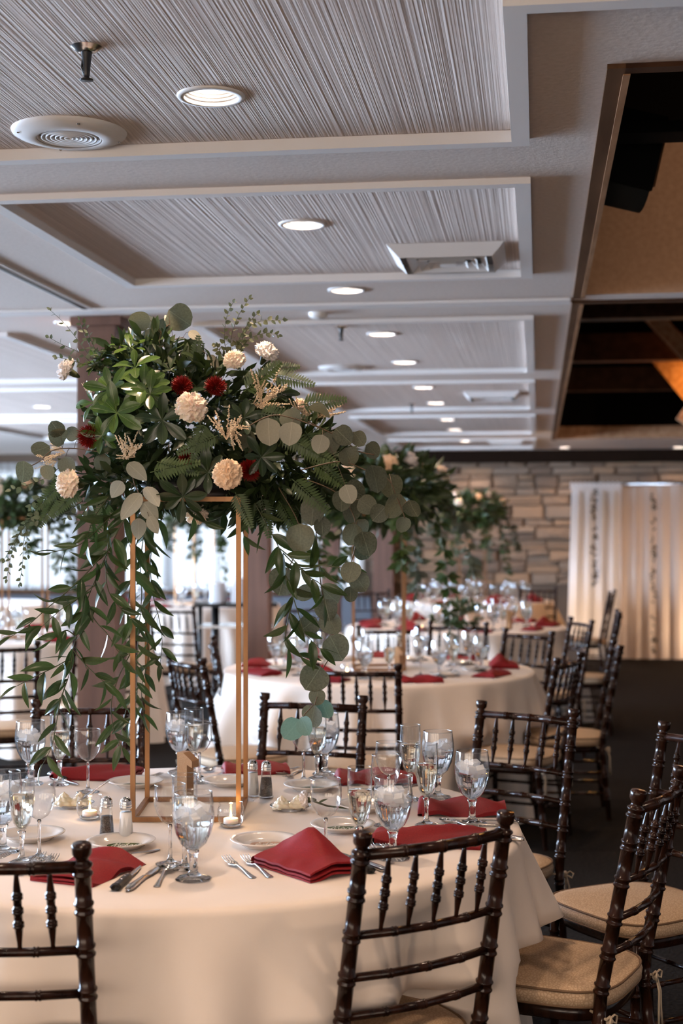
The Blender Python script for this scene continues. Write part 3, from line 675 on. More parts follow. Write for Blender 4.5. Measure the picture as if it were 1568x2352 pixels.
# ------------------------------------------------------------------ plates with leaf name cards
b = MB().lathe([(0, .006), (.048, .006), (.056, .009), (.068, .017), (.084, .0205), (.0855, .0195), (.083, .017), (.066, .011), (.052, .002), (.050, 0), (.0, 0)], 48)
plate_me = b.mesh('plate', 'porcelain')
PL = [(278, 1946, 'bread plate with a green name leaf, behind the left napkin'), (607, 1943, 'bread plate with a copper name leaf, behind the peaked napkin'), (787, 1907, 'bread plate with the green leaf reading Mark, between the glass stems'),
      (72, 1928, 'plain bread plate at the left edge, behind glass stems'), (312, 1806, 'bread plate at the back left behind the gold posts'), (527, 1803, 'bread plate at the back crossed by the gold posts'), (716, 1814, 'bread plate at the back under the leaf tips'), (842, 1860, 'bread plate behind the flute, mostly hidden')]
pls = []
for px, py, l in PL:
    o = obj('bread_plate', plate_me); put(o, T(px, py)); tag(o, l, 'plate'); pls.append(o)
GL = {'M': [[(0, 0), (.15, .5), (.3, 1), (.42, .1), (.45, 0), (.6, .6), (.75, 1), (.85, .2), (.95, 0), (1.05, .1)]], 'a': [[(.5, .4), (.3, .48), (.1, .3), (.1, .08), (.25, 0), (.42, .15), (.5, .42), (.48, .1), (.6, 0), (.7, .12)]],
      'r': [[(0, .1), (.15, .45), (.25, .38), (.4, .42), (.36, .1), (.5, 0), (.62, .12)]], 'k': [[(0, .1), (.25, .7), (.3, 1), (.18, .9), (.12, 0)], [(.14, .2), (.4, .45), (.38, .28), (.2, .25), (.45, 0), (.6, .1)]],
      'E': [[(.6, .85), (.4, 1), (.15, .85), (.2, .62), (.4, .55), (.15, .5), (.0, .25), (.15, 0), (.45, .02), (.6, .2)]], 'i': [[(0, .1), (.12, .45), (.12, .1), (.22, 0), (.32, .12)], [(.16, .62), (.18, .66)]], 'l': [[(0, .1), (.25, .7), (.22, 1), (.1, .8), (.1, .1), (.22, 0), (.34, .12)]],
      'e': [[(0, .15), (.25, .3), (.25, .46), (.1, .4), (.06, .12), (.2, 0), (.38, .14)]], 'n': [[(0, 0), (.08, .45), (.1, .1), (.25, .45), (.35, .3), (.36, .05), (.48, 0), (.58, .12)]],
      'c': [[(.35, .38), (.2, .46), (.05, .25), (.12, .03), (.28, 0), (.42, .12)]], 'h': [[(0, 0), (.22, .8), (.18, 1), (.08, .7), (.08, 0), (.25, .45), (.36, .3), (.36, .05), (.48, 0), (.56, .12)]]}
WID = {'M': 1.08, 'a': .68, 'r': .6, 'k': .6, 'E': .65, 'i': .33, 'l': .34, 'e': .38, 'n': .58, 'c': .42, 'h': .56}
def smooth_path(p, k=4):
    out = []
    P = [Vector((*q, 0)) for q in p]
    for i in range(len(P) - 1):
        a, b_, c, d = P[max(i - 1, 0)], P[i], P[i + 1], P[min(i + 2, len(P) - 1)]
        for j in range(k):
            t = j / k; out.append(.5 * ((2 * b_) + (c - a) * t + (2 * a - 5 * b_ + 4 * c - d) * t * t + (3 * b_ - a - 3 * c + d) * t ** 3))
    return out + [P[-1]]
def leaf_card(pl, word, m, label, dx=0.0):
    o = thing('name_leaf', label, 'name card', pl.location + RT * dx + Vector((0, 0, .0066)), TH + .03)
    vs = [(0.046 * math.cos(a) * (1 if math.cos(a) < 0 else 1.05), -.012 + .030 * math.sin(a) * (abs(math.cos(a) * .3) + .7), .0008 + .001 * math.sin(a)) for a in [2 * PI * k / 24 for k in range(24)]]
    MB().add(vs + [(0, -.012, .0012)], [(k, (k + 1) % 24, 24) for k in range(24)]).build('leaf_blade', m, o)
    wt = sum(WID[c] for c in word); s = .066 / wt; x = -.033; b = MB(); hs = min(s * 1.0, .026)
    for c in word:
        for st in GL[c]:
            b.tube([Vector((x + (p.x + p.y * .35) * s, -.026 + p.y * .030, .0022)) for p in smooth_path(st)], .0008, 5)
        x += WID[c] * s
    b.build('lettering', 'ink', o)
leaf_card(pls[0], 'Michael', 'pittosporum', 'green leaf with white script on the left front plate', .012)
leaf_card(pls[1], 'Eileen', 'copper_leaf', 'copper-coloured leaf with white script on the plate behind the peaked napkin', .01)
leaf_card(pls[2], 'Mark', 'pittosporum', 'green leaf with white script Mark on the plate between glass stems')
for k, (i, l) in enumerate(((4, 'green leaf on the back left plate'), (6, 'green leaf on the plate under the leaf tips'))):
    o = thing('name_leaf', l, 'name card', pls[i].location + Vector((0, 0, .0066)), TH)
    MB().add([(.04 * math.cos(2 * PI * q / 20), -.01 + .024 * math.sin(2 * PI * q / 20), .001) for q in range(20)], [tuple(range(20))]).build('leaf_blade', 'pittosporum', o)
# ------------------------------------------------------------------ cutlery (local +X from head to handle end)
def loft(secs, m):   # secs: (x, halfwidth, z, thickness)
    b = MB(); vs = []
    for x, w, z, t in secs: vs += [(x, -w, z), (x, -w * .5, z - t), (x, w * .5, z - t), (x, w, z), (x, w * .5, z + t), (x, -w * .5, z + t)]
    n = len(secs); b.add(vs, [(i * 6 + k, i * 6 + (k + 1) % 6, (i + 1) * 6 + (k + 1) % 6, (i + 1) * 6 + k) for i in range(n - 1) for k in range(6)] + [tuple(range(6)), tuple(range(n * 6 - 6, n * 6))[::-1]])
    return b
b = loft([(.045, .006, .008, .001), (.052, .0122, .006, .001), (.062, .0115, .005, .001), (.074, .005, .006, .0014), (.085, .0032, .009, .0018), (.12, .0036, .007, .0018), (.165, .007, .003, .0014), (.186, .0085, .002, .0012), (.19, .006, .002, .001)], 0)
for q in (-.0100, -.0034, .0034, .0100): b.tube([(.053, q * 1.0, .0065), (.03, q, .0075), (.012, q, .0105), (0, q * .95, .014)], [.0017, .0016, .0013, .0006], 6)
fork_me = b.mesh('fork', 'steel')
b = loft([(.0, .002, .004, .0007), (.015, .008, .004, .0008), (.05, .0105, .004, .0009), (.085, .0095, .004, .0011), (.105, .006, .005, .003), (.118, .0052, .006, .005), (.16, .007, .006, .0055), (.205, .0098, .006, .006), (.222, .0085, .006, .0055), (.23, .004, .006, .003)], 0); knife_me = b.mesh('table_knife', 'steel')
b = MB()
b.grid(13, 9, lambda u, v: Vector((.026 - .026 * math.cos(PI * v) * 1.0, .0195 * math.sin(PI * v) * (2 * u - 1) * (1.0 if v > .5 else 1.02), .002 + .010 * (1 - (1 - abs(2 * u - 1) ** 2) * math.sin(PI * v)) )))
k = loft([(.050, .004, .011, .0014), (.066, .003, .012, .0018), (.10, .0034, .008, .0018), (.145, .0066, .003, .0014), (.164, .008, .002, .0012), (.168, .006, .002, .001)], 0); b.add(k.v, k.f); spoon_me = b.mesh('spoon', 'steel')
blade_me = loft([(.0, .001, .005, .0005), (.012, .005, .005, .0007), (.05, .0085, .005, .0009), (.095, .009, .005, .001), (.11, .006, .005, .0015)], 0).mesh('blade', 'steel')
handle_me = loft([(.108, .006, .006, .004), (.113, .0105, .007, .0065), (.130, .0095, .007, .007), (.150, .012, .007, .007), (.175, .0105, .007, .007), (.205, .0115, .0075, .0075), (.217, .0135, .008, .0075), (.222, .009, .008, .006)], 0).mesh('handle', 'black_plastic')
def cutlery(kind, p, ang, label, group=None):
    if kind == 'steak_knife':
        o = thing('steak_knife', label, 'knife', p, ang, group); obj('blade', blade_me, o); hd = obj('handle', handle_me, o); hd['label'] = 'black handle'
        for x in (.135, .165, .2): MB().lathe([(0, .0152), (.0025, .015), (.003, .013)], 8).build('rivet', 'steel', hd).location = (x, 0, 0)
        return o
    o = obj({'fork': 'fork', 'knife': 'table_knife', 'spoon': 'spoon'}[kind], {'fork': fork_me, 'knife': knife_me, 'spoon': spoon_me}[kind]); put(o, p, ang)
    return tag(o, label, {'fork': 'fork', 'knife': 'knife', 'spoon': 'spoon'}[kind], group)
def cut(kind, hx, hy, ex, ey, label):
    p, q = T(hx, hy, .772 if kind == 'fork' else .76), T(ex, ey); p.z = .76; cutlery(kind, p + Vector((0, 0, .0005)), dir_to(p, q), label)
cut('fork', 517, 1966, 607, 2034, 'dinner fork left of the peaked napkin, outer of two')
cut('fork', 560, 1964, 652, 2038, 'fork touching the peaked napkin, inner of two')
cut('fork', 128, 1962, 55, 2042, 'fork half hidden by the left front chair, nearer the napkin')
cut('fork', 98, 1958, 25, 2030, 'fork half hidden by the left front chair, farther from the napkin')
cut('steak_knife', 323, 1993, 256, 2055, 'black-handled steak knife beside the left napkin')
cut('knife', 368, 1993, 290, 2052, 'silver table knife between steak knife and spoon')
cut('spoon', 388, 1997, 349, 2054, 'silver spoon left of the large iced goblet')
cut('steak_knife', 762, 1962, 862, 2012, 'black-handled steak knife right of the peaked napkin')
cut('knife', 772, 1960, 880, 2003, 'silver table knife behind the front right chair post')
cut('fork', 846, 1935, 905, 1990, 'fork under the ribbed goblet, left of two')
cut('fork', 872, 1928, 945, 1985, 'fork under the ribbed goblet, right of two')
cut('spoon', 1012, 1889, 1120, 1916, 'spoon lying before the right goblet')
cut('knife', 1025, 1908, 1140, 1925, 'table knife along the front of the right goblet')
cut('fork', 1030, 1882, 1160, 1890, 'fork with its handle behind the right goblet foot')
cut('fork', 1000, 1893, 1150, 1897, 'fork crossing the right flute foot')
cut('steak_knife', 985, 1800, 905, 1812, 'steak knife behind the glasses at the right')
cut('fork', 372, 1776, 318, 1792, 'fork at the back left beside the gold posts')
cut('steak_knife', 182, 1806, 132, 1788, 'steak knife at the back left behind the vine')
cut('spoon', 472, 1776, 522, 1760, 'spoon at the back beside the wine glass')
cut('knife', 498, 1784, 560, 1762, 'table knife at the back near the gold posts')
cut('fork', 655, 1785, 690, 1772, 'fork at the back right of the pepper shaker')
cut('fork', 640, 1776, 680, 1766, 'second fork at the back behind the pepper shaker')
cut('fork', 25, 1958, -35, 1985, 'fork at the left edge before the goblet')
cut('spoon', 265, 1985, 330, 1964, 'dessert spoon under the rim of the left front plate')
# ------------------------------------------------------------------ shakers, votives, butter, number, fallen carnation
def shaker(px, py, fill, label):
    o = thing('pepper_shaker' if fill == 'pepper' else 'salt_shaker', label, 'shaker', T(px, py))
    MB().lathe([(.0005, 0), (.0215, .001), (.0225, .004), (.020, .012), (.0135, .082)], 8).build('glass_body', 'glass', o, False)
    MB().lathe([(.0005, .006), (.0180, .007), (.0148, .060 if fill == 'pepper' else .072), (.0005, .0605 if fill == 'pepper' else .0725)], 16).build('contents', fill, o)
    MB().lathe([(.0135, .080), (.0155, .082), (.0155, .086), (.0145, .087), (.0155, .089), (.0155, .092), (.0145, .093), (.0150, .096), (.0130, .103), (.007, .109), (.0, .1105)], 20).build('cap', 'chrome', o)
shaker(245, 1928, 'pepper', 'pepper shaker at the front left of the gold stand'); shaker(289, 1930, 'salt', 'salt shaker touching the front gold post')
shaker(580, 1830, 'salt', 'salt shaker behind the right gold posts'); shaker(611, 1833, 'pepper', 'pepper shaker right of the right gold posts')
def votive(px, py, label):
    o = thing('votive_candle', label, 'candle', T(px, py))
    MB().lathe([(.0005, .0), (.022, .001), (.028, .006), (.034, .020), (.0365, .034), (.035, .050), (.031, .064), (.0318, .0655)], 28).build('glass_cup', 'glass', o)
    MB().lathe([(.0005, .003), (.021, .004), (.026, .007), (.027, .010), (.0005, .010)], 24).build('glass_base', 'crystal', o)
    t = MB().lathe([(.0005, .0105), (.0195, .0105), (.0195, .024), (.0185, .0245), (.0185, .0225), (.0005, .022)], 24).build('tealight', 'wax', o)
    MB().tube([(0, 0, .022), (0, 0, .029)], .0007, 5).build('wick', 'black_plastic', t); MB().lathe([(.0005, .026), (.0032, .029), (.0034, .032), (.002, .038), (.0003, .045)], 10).build('flame', 'flame', t)
    light('POINT', 'candle_light', T(px, py) + Vector((0, 0, .05)), .07, (1, .6, .25), .006)
votive(206, 1882, 'glass votive candle left of the shakers'); votive(530, 1900, 'glass votive candle before the right gold post')
def butter(px, py, n, label):
    o = thing('butter_dish', label, 'dish', T(px, py), TH)
    MB().lathe([(.0005, 0), (.030, .001), (.035, .006), (.046, .013), (.058, .016), (.060, .0165), (.058, .014)], 32).build('dish', 'glass', o)
    for k in range(n):
        b = MB(); s = .9 + .2 * rnd.random()
        for q in range(3):
            b.lathe([(.027 - .008 * q, .004 + .010 * q), (.029 - .008 * q, .010 + .010 * q), (.020 - .008 * q, .018 + .010 * q), (.002, .021 + .010 * q)], 42, lambda a, z, q=q: 1 + .13 * math.sin(7 * a + z * 160 + q))
        r = b.build('butter_rosette', 'butter', o); r.location = ((-.026 + .045 * k) * (n > 1), .004 * (k % 2), .004); r.scale = (s, s, s)
    return o
butter(168, 1856, 2, 'glass dish of piped butter rosettes behind the left votive'); butter(668, 1862, 2, 'glass dish of piped butter rosettes beside the white carnation')
o = obj('butter_knife', loft([(.0, .004, 0, .0007), (.03, .009, 0, .0008), (.065, .007, 0, .0012), (.08, .0035, 0, .002), (.13, .0055, 0, .0022), (.155, .006, 0, .002), (.158, .004, 0, .001)], 0).mesh('butter_knife', 'steel'))
p, q = T(184, 1838, .79), W((258 - 784) / F * 4.15, 4.15, H - (1786 - 1215) / F * 4.15)
o.location = p; o.rotation_mode = 'QUATERNION'; o.rotation_quaternion = (q - p).to_track_quat('X', 'Z'); tag(o, 'butter knife propped on the left butter dish', 'knife')
o = thing('table_number', 'gold glitter block number one seen from behind', 'number', T(425, 1832), TH + math.radians(152))
out = [(-.018, 0), (.016, 0), (.016, .135), (-.004, .135), (-.036, .112), (-.036, .092), (-.018, .100)]
vs = [(x, y, z) for y in (-.018, .018) for x, z in out]; n = len(out)
MB().add(vs, [tuple(range(n)), tuple(range(n, 2 * n))[::-1]] + [(k, k + n, (k + 1) % n + n, (k + 1) % n) for k in range(n)]).build('numeral', 'glitter', o, False)
MB().box(-.026, .024, -.022, .022, 0, .006).build('foot', 'glitter', o, False)
# ------------------------------------------------------------------ flowers and leaves
def leaf_mesh(name, m, length, width, shape, bend=.15, fold=.12, nl=7):
    b = MB(); vs = []
    for i in range(nl + 1):
        t = i / nl; w = width / 2 * shape(t); y = t * length; z = -bend * length * t * t
        for k in (-1, -.5, 0, .5, 1): vs.append((w * k, y, z + fold * abs(w * k) * 2))
    return b.add(vs, [(i * 5 + k, i * 5 + k + 1, (i + 1) * 5 + k + 1, (i + 1) * 5 + k) for i in range(nl) for k in range(4)]).mesh(name, m)
lance = lambda t: max(.02, math.sin(PI * t ** .85) ** .9)
round_ = lambda t: max(.03, math.sqrt(max(0, 1 - (2 * t - 1) ** 2)) * (1.10 - .26 * t) * (1 if t < .9 else 1 - (t - .9) * 2.2))
drop = lambda t: max(.03, math.sin(PI * min(1, t * .98 + .01) ** .75) ** .7)
obov = lambda t: max(.06, math.sin(PI * min(1, t * .96) ** 1.5) ** .8 if t > .02 else .06)
RUS = [leaf_mesh('ruscus_leaf', 'ruscus', 1, .25 + .045 * k, lance, .12 + .1 * k, .10 + .06 * k) for k in range(3)]
EUC = [leaf_mesh('eucalyptus_leaf', 'eucalyptus', 1, .92 + .1 * k, round_, .05 + .10 * k, .05 + .04 * k, 9) for k in range(3)]
EUT = [leaf_mesh('eucalyptus_leaf', 'eucalyptus_teal', 1, 1.0, round_, .08, .06, 9)]
EUP = [leaf_mesh('eucalyptus_leaf', 'eucalyptus_pale', 1, .62 + .14 * k, drop, .06, .05, 9) for k in range(2)]
EUS = [leaf_mesh('eucalyptus_leaf', 'eucalyptus_small', 1, .62 + .15 * k, drop, .1, .1, 6) for k in range(2)]
PIT = [leaf_mesh('pittosporum_leaf', 'pittosporum', 1, .36 + .06 * k, obov, .15 + .15 * k, .12, 8) for k in range(2)]
PID = [leaf_mesh('pittosporum_leaf', 'pittosporum_dark', 1, .38 + .06 * k, obov, .15 + .15 * k, .12, 8) for k in range(2)]
def orient(p, along, nrm, s):
    y = Vector(along).normalized(); z = Vector(nrm); z = z - y * z.dot(y)
    if z.length < 1e-4: z = y.orthogonal()
    z.normalize(); x = y.cross(z)
    return Matrix.Translation(p) @ Matrix((x, y, z)).transposed().to_4x4() @ Matrix.Diagonal((s, s, s, 1))
def rv(a=1.0): return Vector((rnd.uniform(-a, a), rnd.uniform(-a, a), rnd.uniform(-a, a)))
def carnation_mesh(name, m, seed):
    b = MB(); off = Vector((seed * 7.3, seed * 3.1, seed))
    def fn(u, v):
        az = 2 * PI * u; inc = .02 + v * 1.95; d = Vector((math.sin(inc) * math.cos(az), math.sin(inc) * math.sin(az), math.cos(inc)))
        w = d * 2.6 + off; w = w + noise.noise_vector(w * .9) * .75
        n1 = 1 - min(1, abs(noise.noise(w)) * 3.2); n2 = 1 - min(1, abs(noise.noise(w * 2.3 + off)) * 3.0)
        R = .74 + .20 * n1 + .12 * n2 * (.4 + .6 * n1) + .05 * noise.noise(d * 14)
        if v > .8: R *= 1 - (v - .8) * 1.6
        return Vector((d.x * R, d.y * R, d.z * R * .85 + .08))
    b.grid(96, 52, fn, True)
    return b.mesh(name, m)
CAR = [carnation_mesh('carnation', 'carnation', 1), carnation_mesh('carnation', 'carnation_peach', 2), carnation_mesh('carnation', 'carnation_white', 3)]
CALYX = MB().lathe([(.02, -1.0), (.14, -.9), (.24, -.6), (.30, -.2), (.42, .1)], 10).mesh('calyx', 'stem')
def mum_mesh():
    r2 = random.Random(5); b = MB()
    for i in range(260):
        u = (i + .5) / 260; inc = math.acos(1 - u * 1.05); az = 2.39996 * i; d = Vector((math.sin(inc) * math.cos(az), math.sin(inc) * math.sin(az), math.cos(inc))); d.normalize()
        sd = d.orthogonal().normalized(); n = d.cross(sd); R = .78 + .3 * r2.random()
        b.add([d * .2 - sd * .04, d * .2 + sd * .04, d * R * .75 + sd * .065 + n * .05, d * R, d * R * .75 - sd * .065 + n * .05], [(0, 1, 2, 3, 4)])
    return b.mesh('red_mum', 'mum', False)
MUM = mum_mesh()
def fern_mesh(n=15):
    b = MB(); r2 = random.Random(8)
    b.tube([(0, t / 10, -.12 * (t / 10) ** 2) for t in range(11)], [.012 - .0009 * t for t in range(11)], 5)
    for i in range(n):
        t = .08 + .9 * i / n; L = .30 * (1 - t) ** .7 * min(1, .5 + 3 * t) + .03; p = Vector((0, t, -.12 * t * t))
        for s in (-1, 1):
            ax = Vector((s, .42, -.15 + r2.uniform(-.1, .1))).normalized(); bn = Vector((-s * .42, 1, 0)).normalized(); w = .034
            b.add([p, p + ax * L * .25 + bn * w, p + ax * L * .6 + bn * w * .8, p + ax * L, p + ax * L * .6 - bn * w * .5, p + ax * L * .25 - bn * w * .7], [(0, 1, 2, 3, 4, 5)])
    return b.mesh('fern_frond', 'fern', False)
FERN = fern_mesh()
def astilbe_mesh(seed):
    r2 = random.Random(seed); b = MB()
    for i in range(9):
        d = Vector((r2.uniform(-.9, .9), 1, r2.uniform(-.5, .6))).normalized(); L = r2.uniform(.55, 1.0)
        b.tube([(0, 0, 0), d * L], [.012, .005], 4)
        for k in range(30):
            t = .3 + .7 * k / 30; p = d * L * t + Vector((r2.uniform(-1, 1), r2.uniform(-1, 1), r2.uniform(-1, 1))) * .07 * (1.1 - t); e = .022
            b.add([p + Vector((e, 0, 0)), p + Vector((0, e, 0)), p - Vector((e, 0, 0)), p - Vector((0, e, 0)), p + Vector((0, 0, e)), p - Vector((0, 0, e))], [(0, 1, 4), (1, 2, 4), (2, 3, 4), (3, 0, 4), (1, 0, 5), (2, 1, 5), (3, 2, 5), (0, 3, 5)])
    return b.mesh('astilbe_plume', 'astilbe', False)
AST = [astilbe_mesh(1), astilbe_mesh(2)]
# gold stand
SD, SL, SZ = 3.98, -.42, 1.637
stand = thing('flower_stand', 'tall square gold metal stand in the middle of the near table', 'stand', W(SL, SD, .76), TH)
a, e = .1425, .0065; hz = SZ - .76
for sx in (-1, 1):
    for sy in (-1, 1): MB().box(sx * a - e, sx * a + e, sy * a - e, sy * a + e, .0005, hz).build('post', 'gold', stand, False)
for z0 in (.0005, hz - .013):
    for s in (-1, 1):
        MB().box(-a + e, a - e, s * a - e, s * a + e, z0, z0 + .013).build('crossbar', 'gold', stand, False); MB().box(s * a - e, s * a + e, -a + e, a - e, z0, z0 + .013).build('crossbar', 'gold', stand, False)
arr = thing('flower_arrangement', 'large trailing arrangement of eucalyptus, ruscus and carnations on the gold stand', 'flowers', W(SL, SD, SZ), TH)
MB().lathe([(.0005, .001), (.135, .002), (.15, .012), (.155, .04), (.15, .042), (.1, .05), (.0005, .055)], 28).build('tray', 'black_plastic', arr)
def A(px, py, dd=0.0):
    d = SD + dd; return Vector(((px - 784) / F * d - SL, dd, H + (1215 - py) / F * d - SZ))
S0 = SD / F                                     # metres per pixel at the stand
def pathpts(pl, n=6):
    P = [Vector(p) for p in pl]; out = []
    for i in range(len(P) - 1):
        a_, b_, c, d = P[max(i - 1, 0)], P[i], P[i + 1], P[min(i + 2, len(P) - 1)]
        for j in range(n):
            t = j / n; out.append(.5 * ((2 * b_) + (c - a_) * t + (2 * a_ - 5 * b_ + 4 * c - d) * t * t + (3 * b_ - a_ - 3 * c + d) * t ** 3))
    return out + [P[-1]]
CAMDIR = Vector((0, -1, .1))
def vine(pix, name, meshes, size, gap, stem='stem', r=.0016, start=.0, spread=1.0, dd0=0.0, dd1=0.0, droop=.35, face=.6, tip=True, parent=None):
    n = len(pix); pts = pathpts([A(x, y, dd0 + (dd1 - dd0) * i / (n - 1)) for i, (x, y) in enumerate(pix)])
    br = MB().tube(pts, [r * (1.15 - .6 * i / len(pts)) for i in range(len(pts))], 5).build(name, stem, parent or arr)
    L = 0; s = 1; nxt = start * size
    tot = sum((pts[i + 1] - pts[i]).length for i in range(len(pts) - 1))
    for i in range(len(pts) - 1):
        seg = pts[i + 1] - pts[i]; l = seg.length; t = seg.normalized()
        while nxt <= L + l:
            p = pts[i] + seg * ((nxt - L) / l); sd = t.cross(CAMDIR).normalized() * s
            al = (t * rnd.uniform(.35, .9) + sd * rnd.uniform(.6, 1.0) * spread + Vector((0, rnd.uniform(-.5, .25), -droop)))
            nr = CAMDIR * face + rv(.75)
            obj(meshes[0].name.split('.')[0], rnd.choice(meshes), br, orient(p, al, nr, size * rnd.uniform(.78, 1.15) * (1 - .25 * nxt / tot)))
            s = -s; nxt += gap * rnd.uniform(.75, 1.25)
        L += l
    if tip: obj(meshes[0].name.split('.')[0], rnd.choice(meshes), br, orient(pts[-1], (pts[-1] - pts[-2]), CAMDIR * face + rv(.5), size * .7))
    return br
RZ = .086
for k, (pix, d0, d1) in enumerate([
    ([(300, 1165), (268, 1225), (232, 1300), (205, 1365), (183, 1430), (168, 1490), (160, 1545), (140, 1600)], -.16, -.22),
    ([(255, 1185), (215, 1225), (175, 1255), (120, 1268)], -.16, -.24),
    ([(235, 1275), (195, 1320), (150, 1362), (105, 1400), (60, 1440), (25, 1462)], -.18, -.28),
    ([(215, 1345), (175, 1378), (140, 1400), (95, 1440)], -.2, -.28),
    ([(172, 1460), (150, 1448), (118, 1470)], -.2, -.25),
    ([(165, 1510), (130, 1530), (85, 1552), (40, 1575)], -.2, -.28),
    ([(155, 1560), (138, 1612), (128, 1668), (118, 1715), (100, 1752)], -.22, -.28),
    ([(250, 1235), (243, 1310), (250, 1360), (275, 1395), (302, 1420)], -.17, -.18),
    ([(195, 1370), (215, 1420), (245, 1455), (262, 1482), (280, 1510)], -.19, -.2),
    ([(165, 1490), (190, 1520), (215, 1545), (240, 1568)], -.2, -.22),
    ([(345, 1160), (330, 1230), (322, 1300), (325, 1370), (318, 1450), (312, 1530), (296, 1600), (283, 1660), (270, 1720)], .1, .05),
    ([(340, 1180), (310, 1260), (300, 1340), (292, 1430), (305, 1510), (315, 1590), (300, 1650)], .0, -.05),
    ([(362, 1170), (352, 1230), (345, 1300), (352, 1370), (365, 1420), (372, 1470), (368, 1520)], .12, .1),
    ([(345, 1380), (335, 1440), (340, 1510), (325, 1580), (330, 1640)], .1, .1),
    ([(300, 1500), (270, 1560), (255, 1620), (262, 1680), (280, 1715)], -.05, -.1),
    ([(585, 1155), (612, 1205), (640, 1258), (652, 1310), (660, 1330)], -.15, -.2),
    ([(640, 1258), (678, 1290), (705, 1322), (738, 1345), (745, 1390)], -.2, -.25),
    ([(650, 1270), (690, 1305), (740, 1300), (790, 1305)], -.2, -.22),
    ([(655, 1320), (672, 1370), (690, 1425), (700, 1455), (735, 1490)], -.2, -.22),
    ([(672, 1380), (660, 1430), (655, 1480), (690, 1510)], -.2, -.2),
    ([(560, 1150), (548, 1180), (560, 1230)], .1, .1), ([(420, 1150), (440, 1185), (470, 1200)], -.1, -.15), ([(250, 1140), (215, 1190), (200, 1235)], -.15, -.2), ([(300, 1140), (285, 1200), (300, 1260)], -.1, -.12)]):
    vine(pix, 'ruscus_branch', RUS, RZ, .031, dd0=d0, dd1=d1)
# large silver-dollar leaves
EL = [(735, 942, 42), (668, 962, 46), (567, 1013, 52), (758, 1017, 48), (788, 1001, 48), (824, 1008, 36), (856, 1035, 38), (801, 1049, 40), (863, 1099, 58), (899, 1117, 54), (906, 1163, 56), (947, 1169, 38),
      (815, 1128, 48), (843, 1160, 42), (808, 1174, 54), (718, 1174, 62), (808, 1228, 48), (690, 1237, 66), (840, 1249, 54), (829, 1217, 46), (835, 1262, 50), (805, 1314, 48), (826, 1337, 44), (805, 1365, 34), (649, 1336, 64), (699, 1362, 42), (758, 1369, 48), (760, 1432, 50), (772, 1488, 58),
      (720, 1558, 58), (728, 1601, 36), (709, 1435, 42), (750, 1400, 46), (785, 1150, 46), (870, 1180, 40), (925, 1205, 34), (740, 1210, 40)]
hub = A(690, 1000, -.15)
def euc_group(name, lst, ms, dd, stempts, size=1.0, up=.25, tip=None):
    n = len(stempts); pts = pathpts([A(x, y, dd) for x, y in stempts])
    br = MB().tube(pts, .0016, 5).build(name, 'stem_brown', arr)
    for (x, y, d) in lst:
        c = A(x, y, dd + rnd.uniform(-.07, .05)); s = d * S0 * size
        near = min(pts, key=lambda p: (p - c).length + (.06 if p.z < c.z else 0)); al = (c - near) + Vector((rnd.uniform(-.02, .02), 0, -.03)); al.y *= .3
        al.normalize(); base = c - al * s * .5
        obj('eucalyptus_leaf', rnd.choice(ms), br, orient(base, al, CAMDIR + rv(.62), s))
        MB().tube([near, (near + base) / 2 + Vector((0, 0, .005)), base], .0008, 4, False).build('petiole', 'stem_brown', br)
stems = [[(560, 985), (620, 955), (690, 962), (740, 985), (790, 1010), (820, 1035), (860, 1045)], [(690, 1080), (780, 1060), (840, 1080), (890, 1100), (910, 1140), (930, 1190)], [(700, 1100), (770, 1130), (810, 1180), (818, 1240), (805, 1300), (806, 1350)],
         [(640, 1120), (680, 1190), (690, 1240), (660, 1310)], [(720, 1150), (735, 1330), (752, 1420), (758, 1500), (740, 1540), (728, 1600)]]
grp = [[], [], [], [], []]
for q in EL:
    k = min(range(5), key=lambda i: min(math.hypot(q[0] - x, q[1] - y) for x, y in pathpts([(x, y, 0) for x, y in stems[i]])and [(v.x, v.y) for v in pathpts([(x, y, 0) for x, y in stems[i]])]))
    grp[k].append(q)
for k in range(5): euc_group('eucalyptus_branch', grp[k], EUC, (-.22, -.25, -.2, -.15, -.15)[k], stems[k], 1.05)
euc_group('eucalyptus_branch', [(745, 1628, 48), (670, 1675, 52), (700, 1668, 42)], EUT, -.15, [(728, 1600), (722, 1615), (700, 1640), (690, 1655)], 1.05)
euc_group('eucalyptus_branch', [(717, 1646, 52)], EUC, -.17, [(728, 1600), (722, 1620)], 1.05)
euc_group('eucalyptus_branch', [(129, 985, 36), (134, 1003, 40), (166, 996, 32), (93, 1033, 44), (55, 1083, 46), (109, 1085, 34), (154, 1071, 42), (234, 1064, 40)], EUC, -.12, [(240, 1040), (170, 1030), (120, 1035), (90, 1060), (60, 1075)], 1.05)
euc_group('eucalyptus_branch', [(315, 1083, 54), (300, 1163, 66), (350, 1140, 52), (345, 1176, 48), (268, 1124, 40), (318, 1215, 44), (352, 1206, 40)], EUP, -.24, [(300, 1070), (308, 1110), (315, 1125), (325, 1150)], 1.05)
euc_group('eucalyptus_branch', [(412, 730, 58), (320, 737, 48), (378, 750, 38), (345, 785, 58), (395, 825, 54), (375, 828, 44)], EUC, .02, [(370, 830), (365, 790), (372, 760), (390, 745)], 1.05)
euc_group('eucalyptus_branch', [(342, 738, 38), (448, 771, 36), (386, 735, 30), (490, 830, 36)], EUP, .03, [(370, 800), (385, 785), (420, 775)], 1.0)
EUR = [leaf_mesh('eucalyptus_leaf', 'eucalyptus_pale', 1, .95, round_, .05, .05, 9)]
euc_group('eucalyptus_branch', [(617, 992, 58), (667, 996, 50), (735, 1020, 40), (800, 1135, 40)], EUR, -.3, [(560, 985), (620, 955), (670, 960), (740, 985)], 1.05)
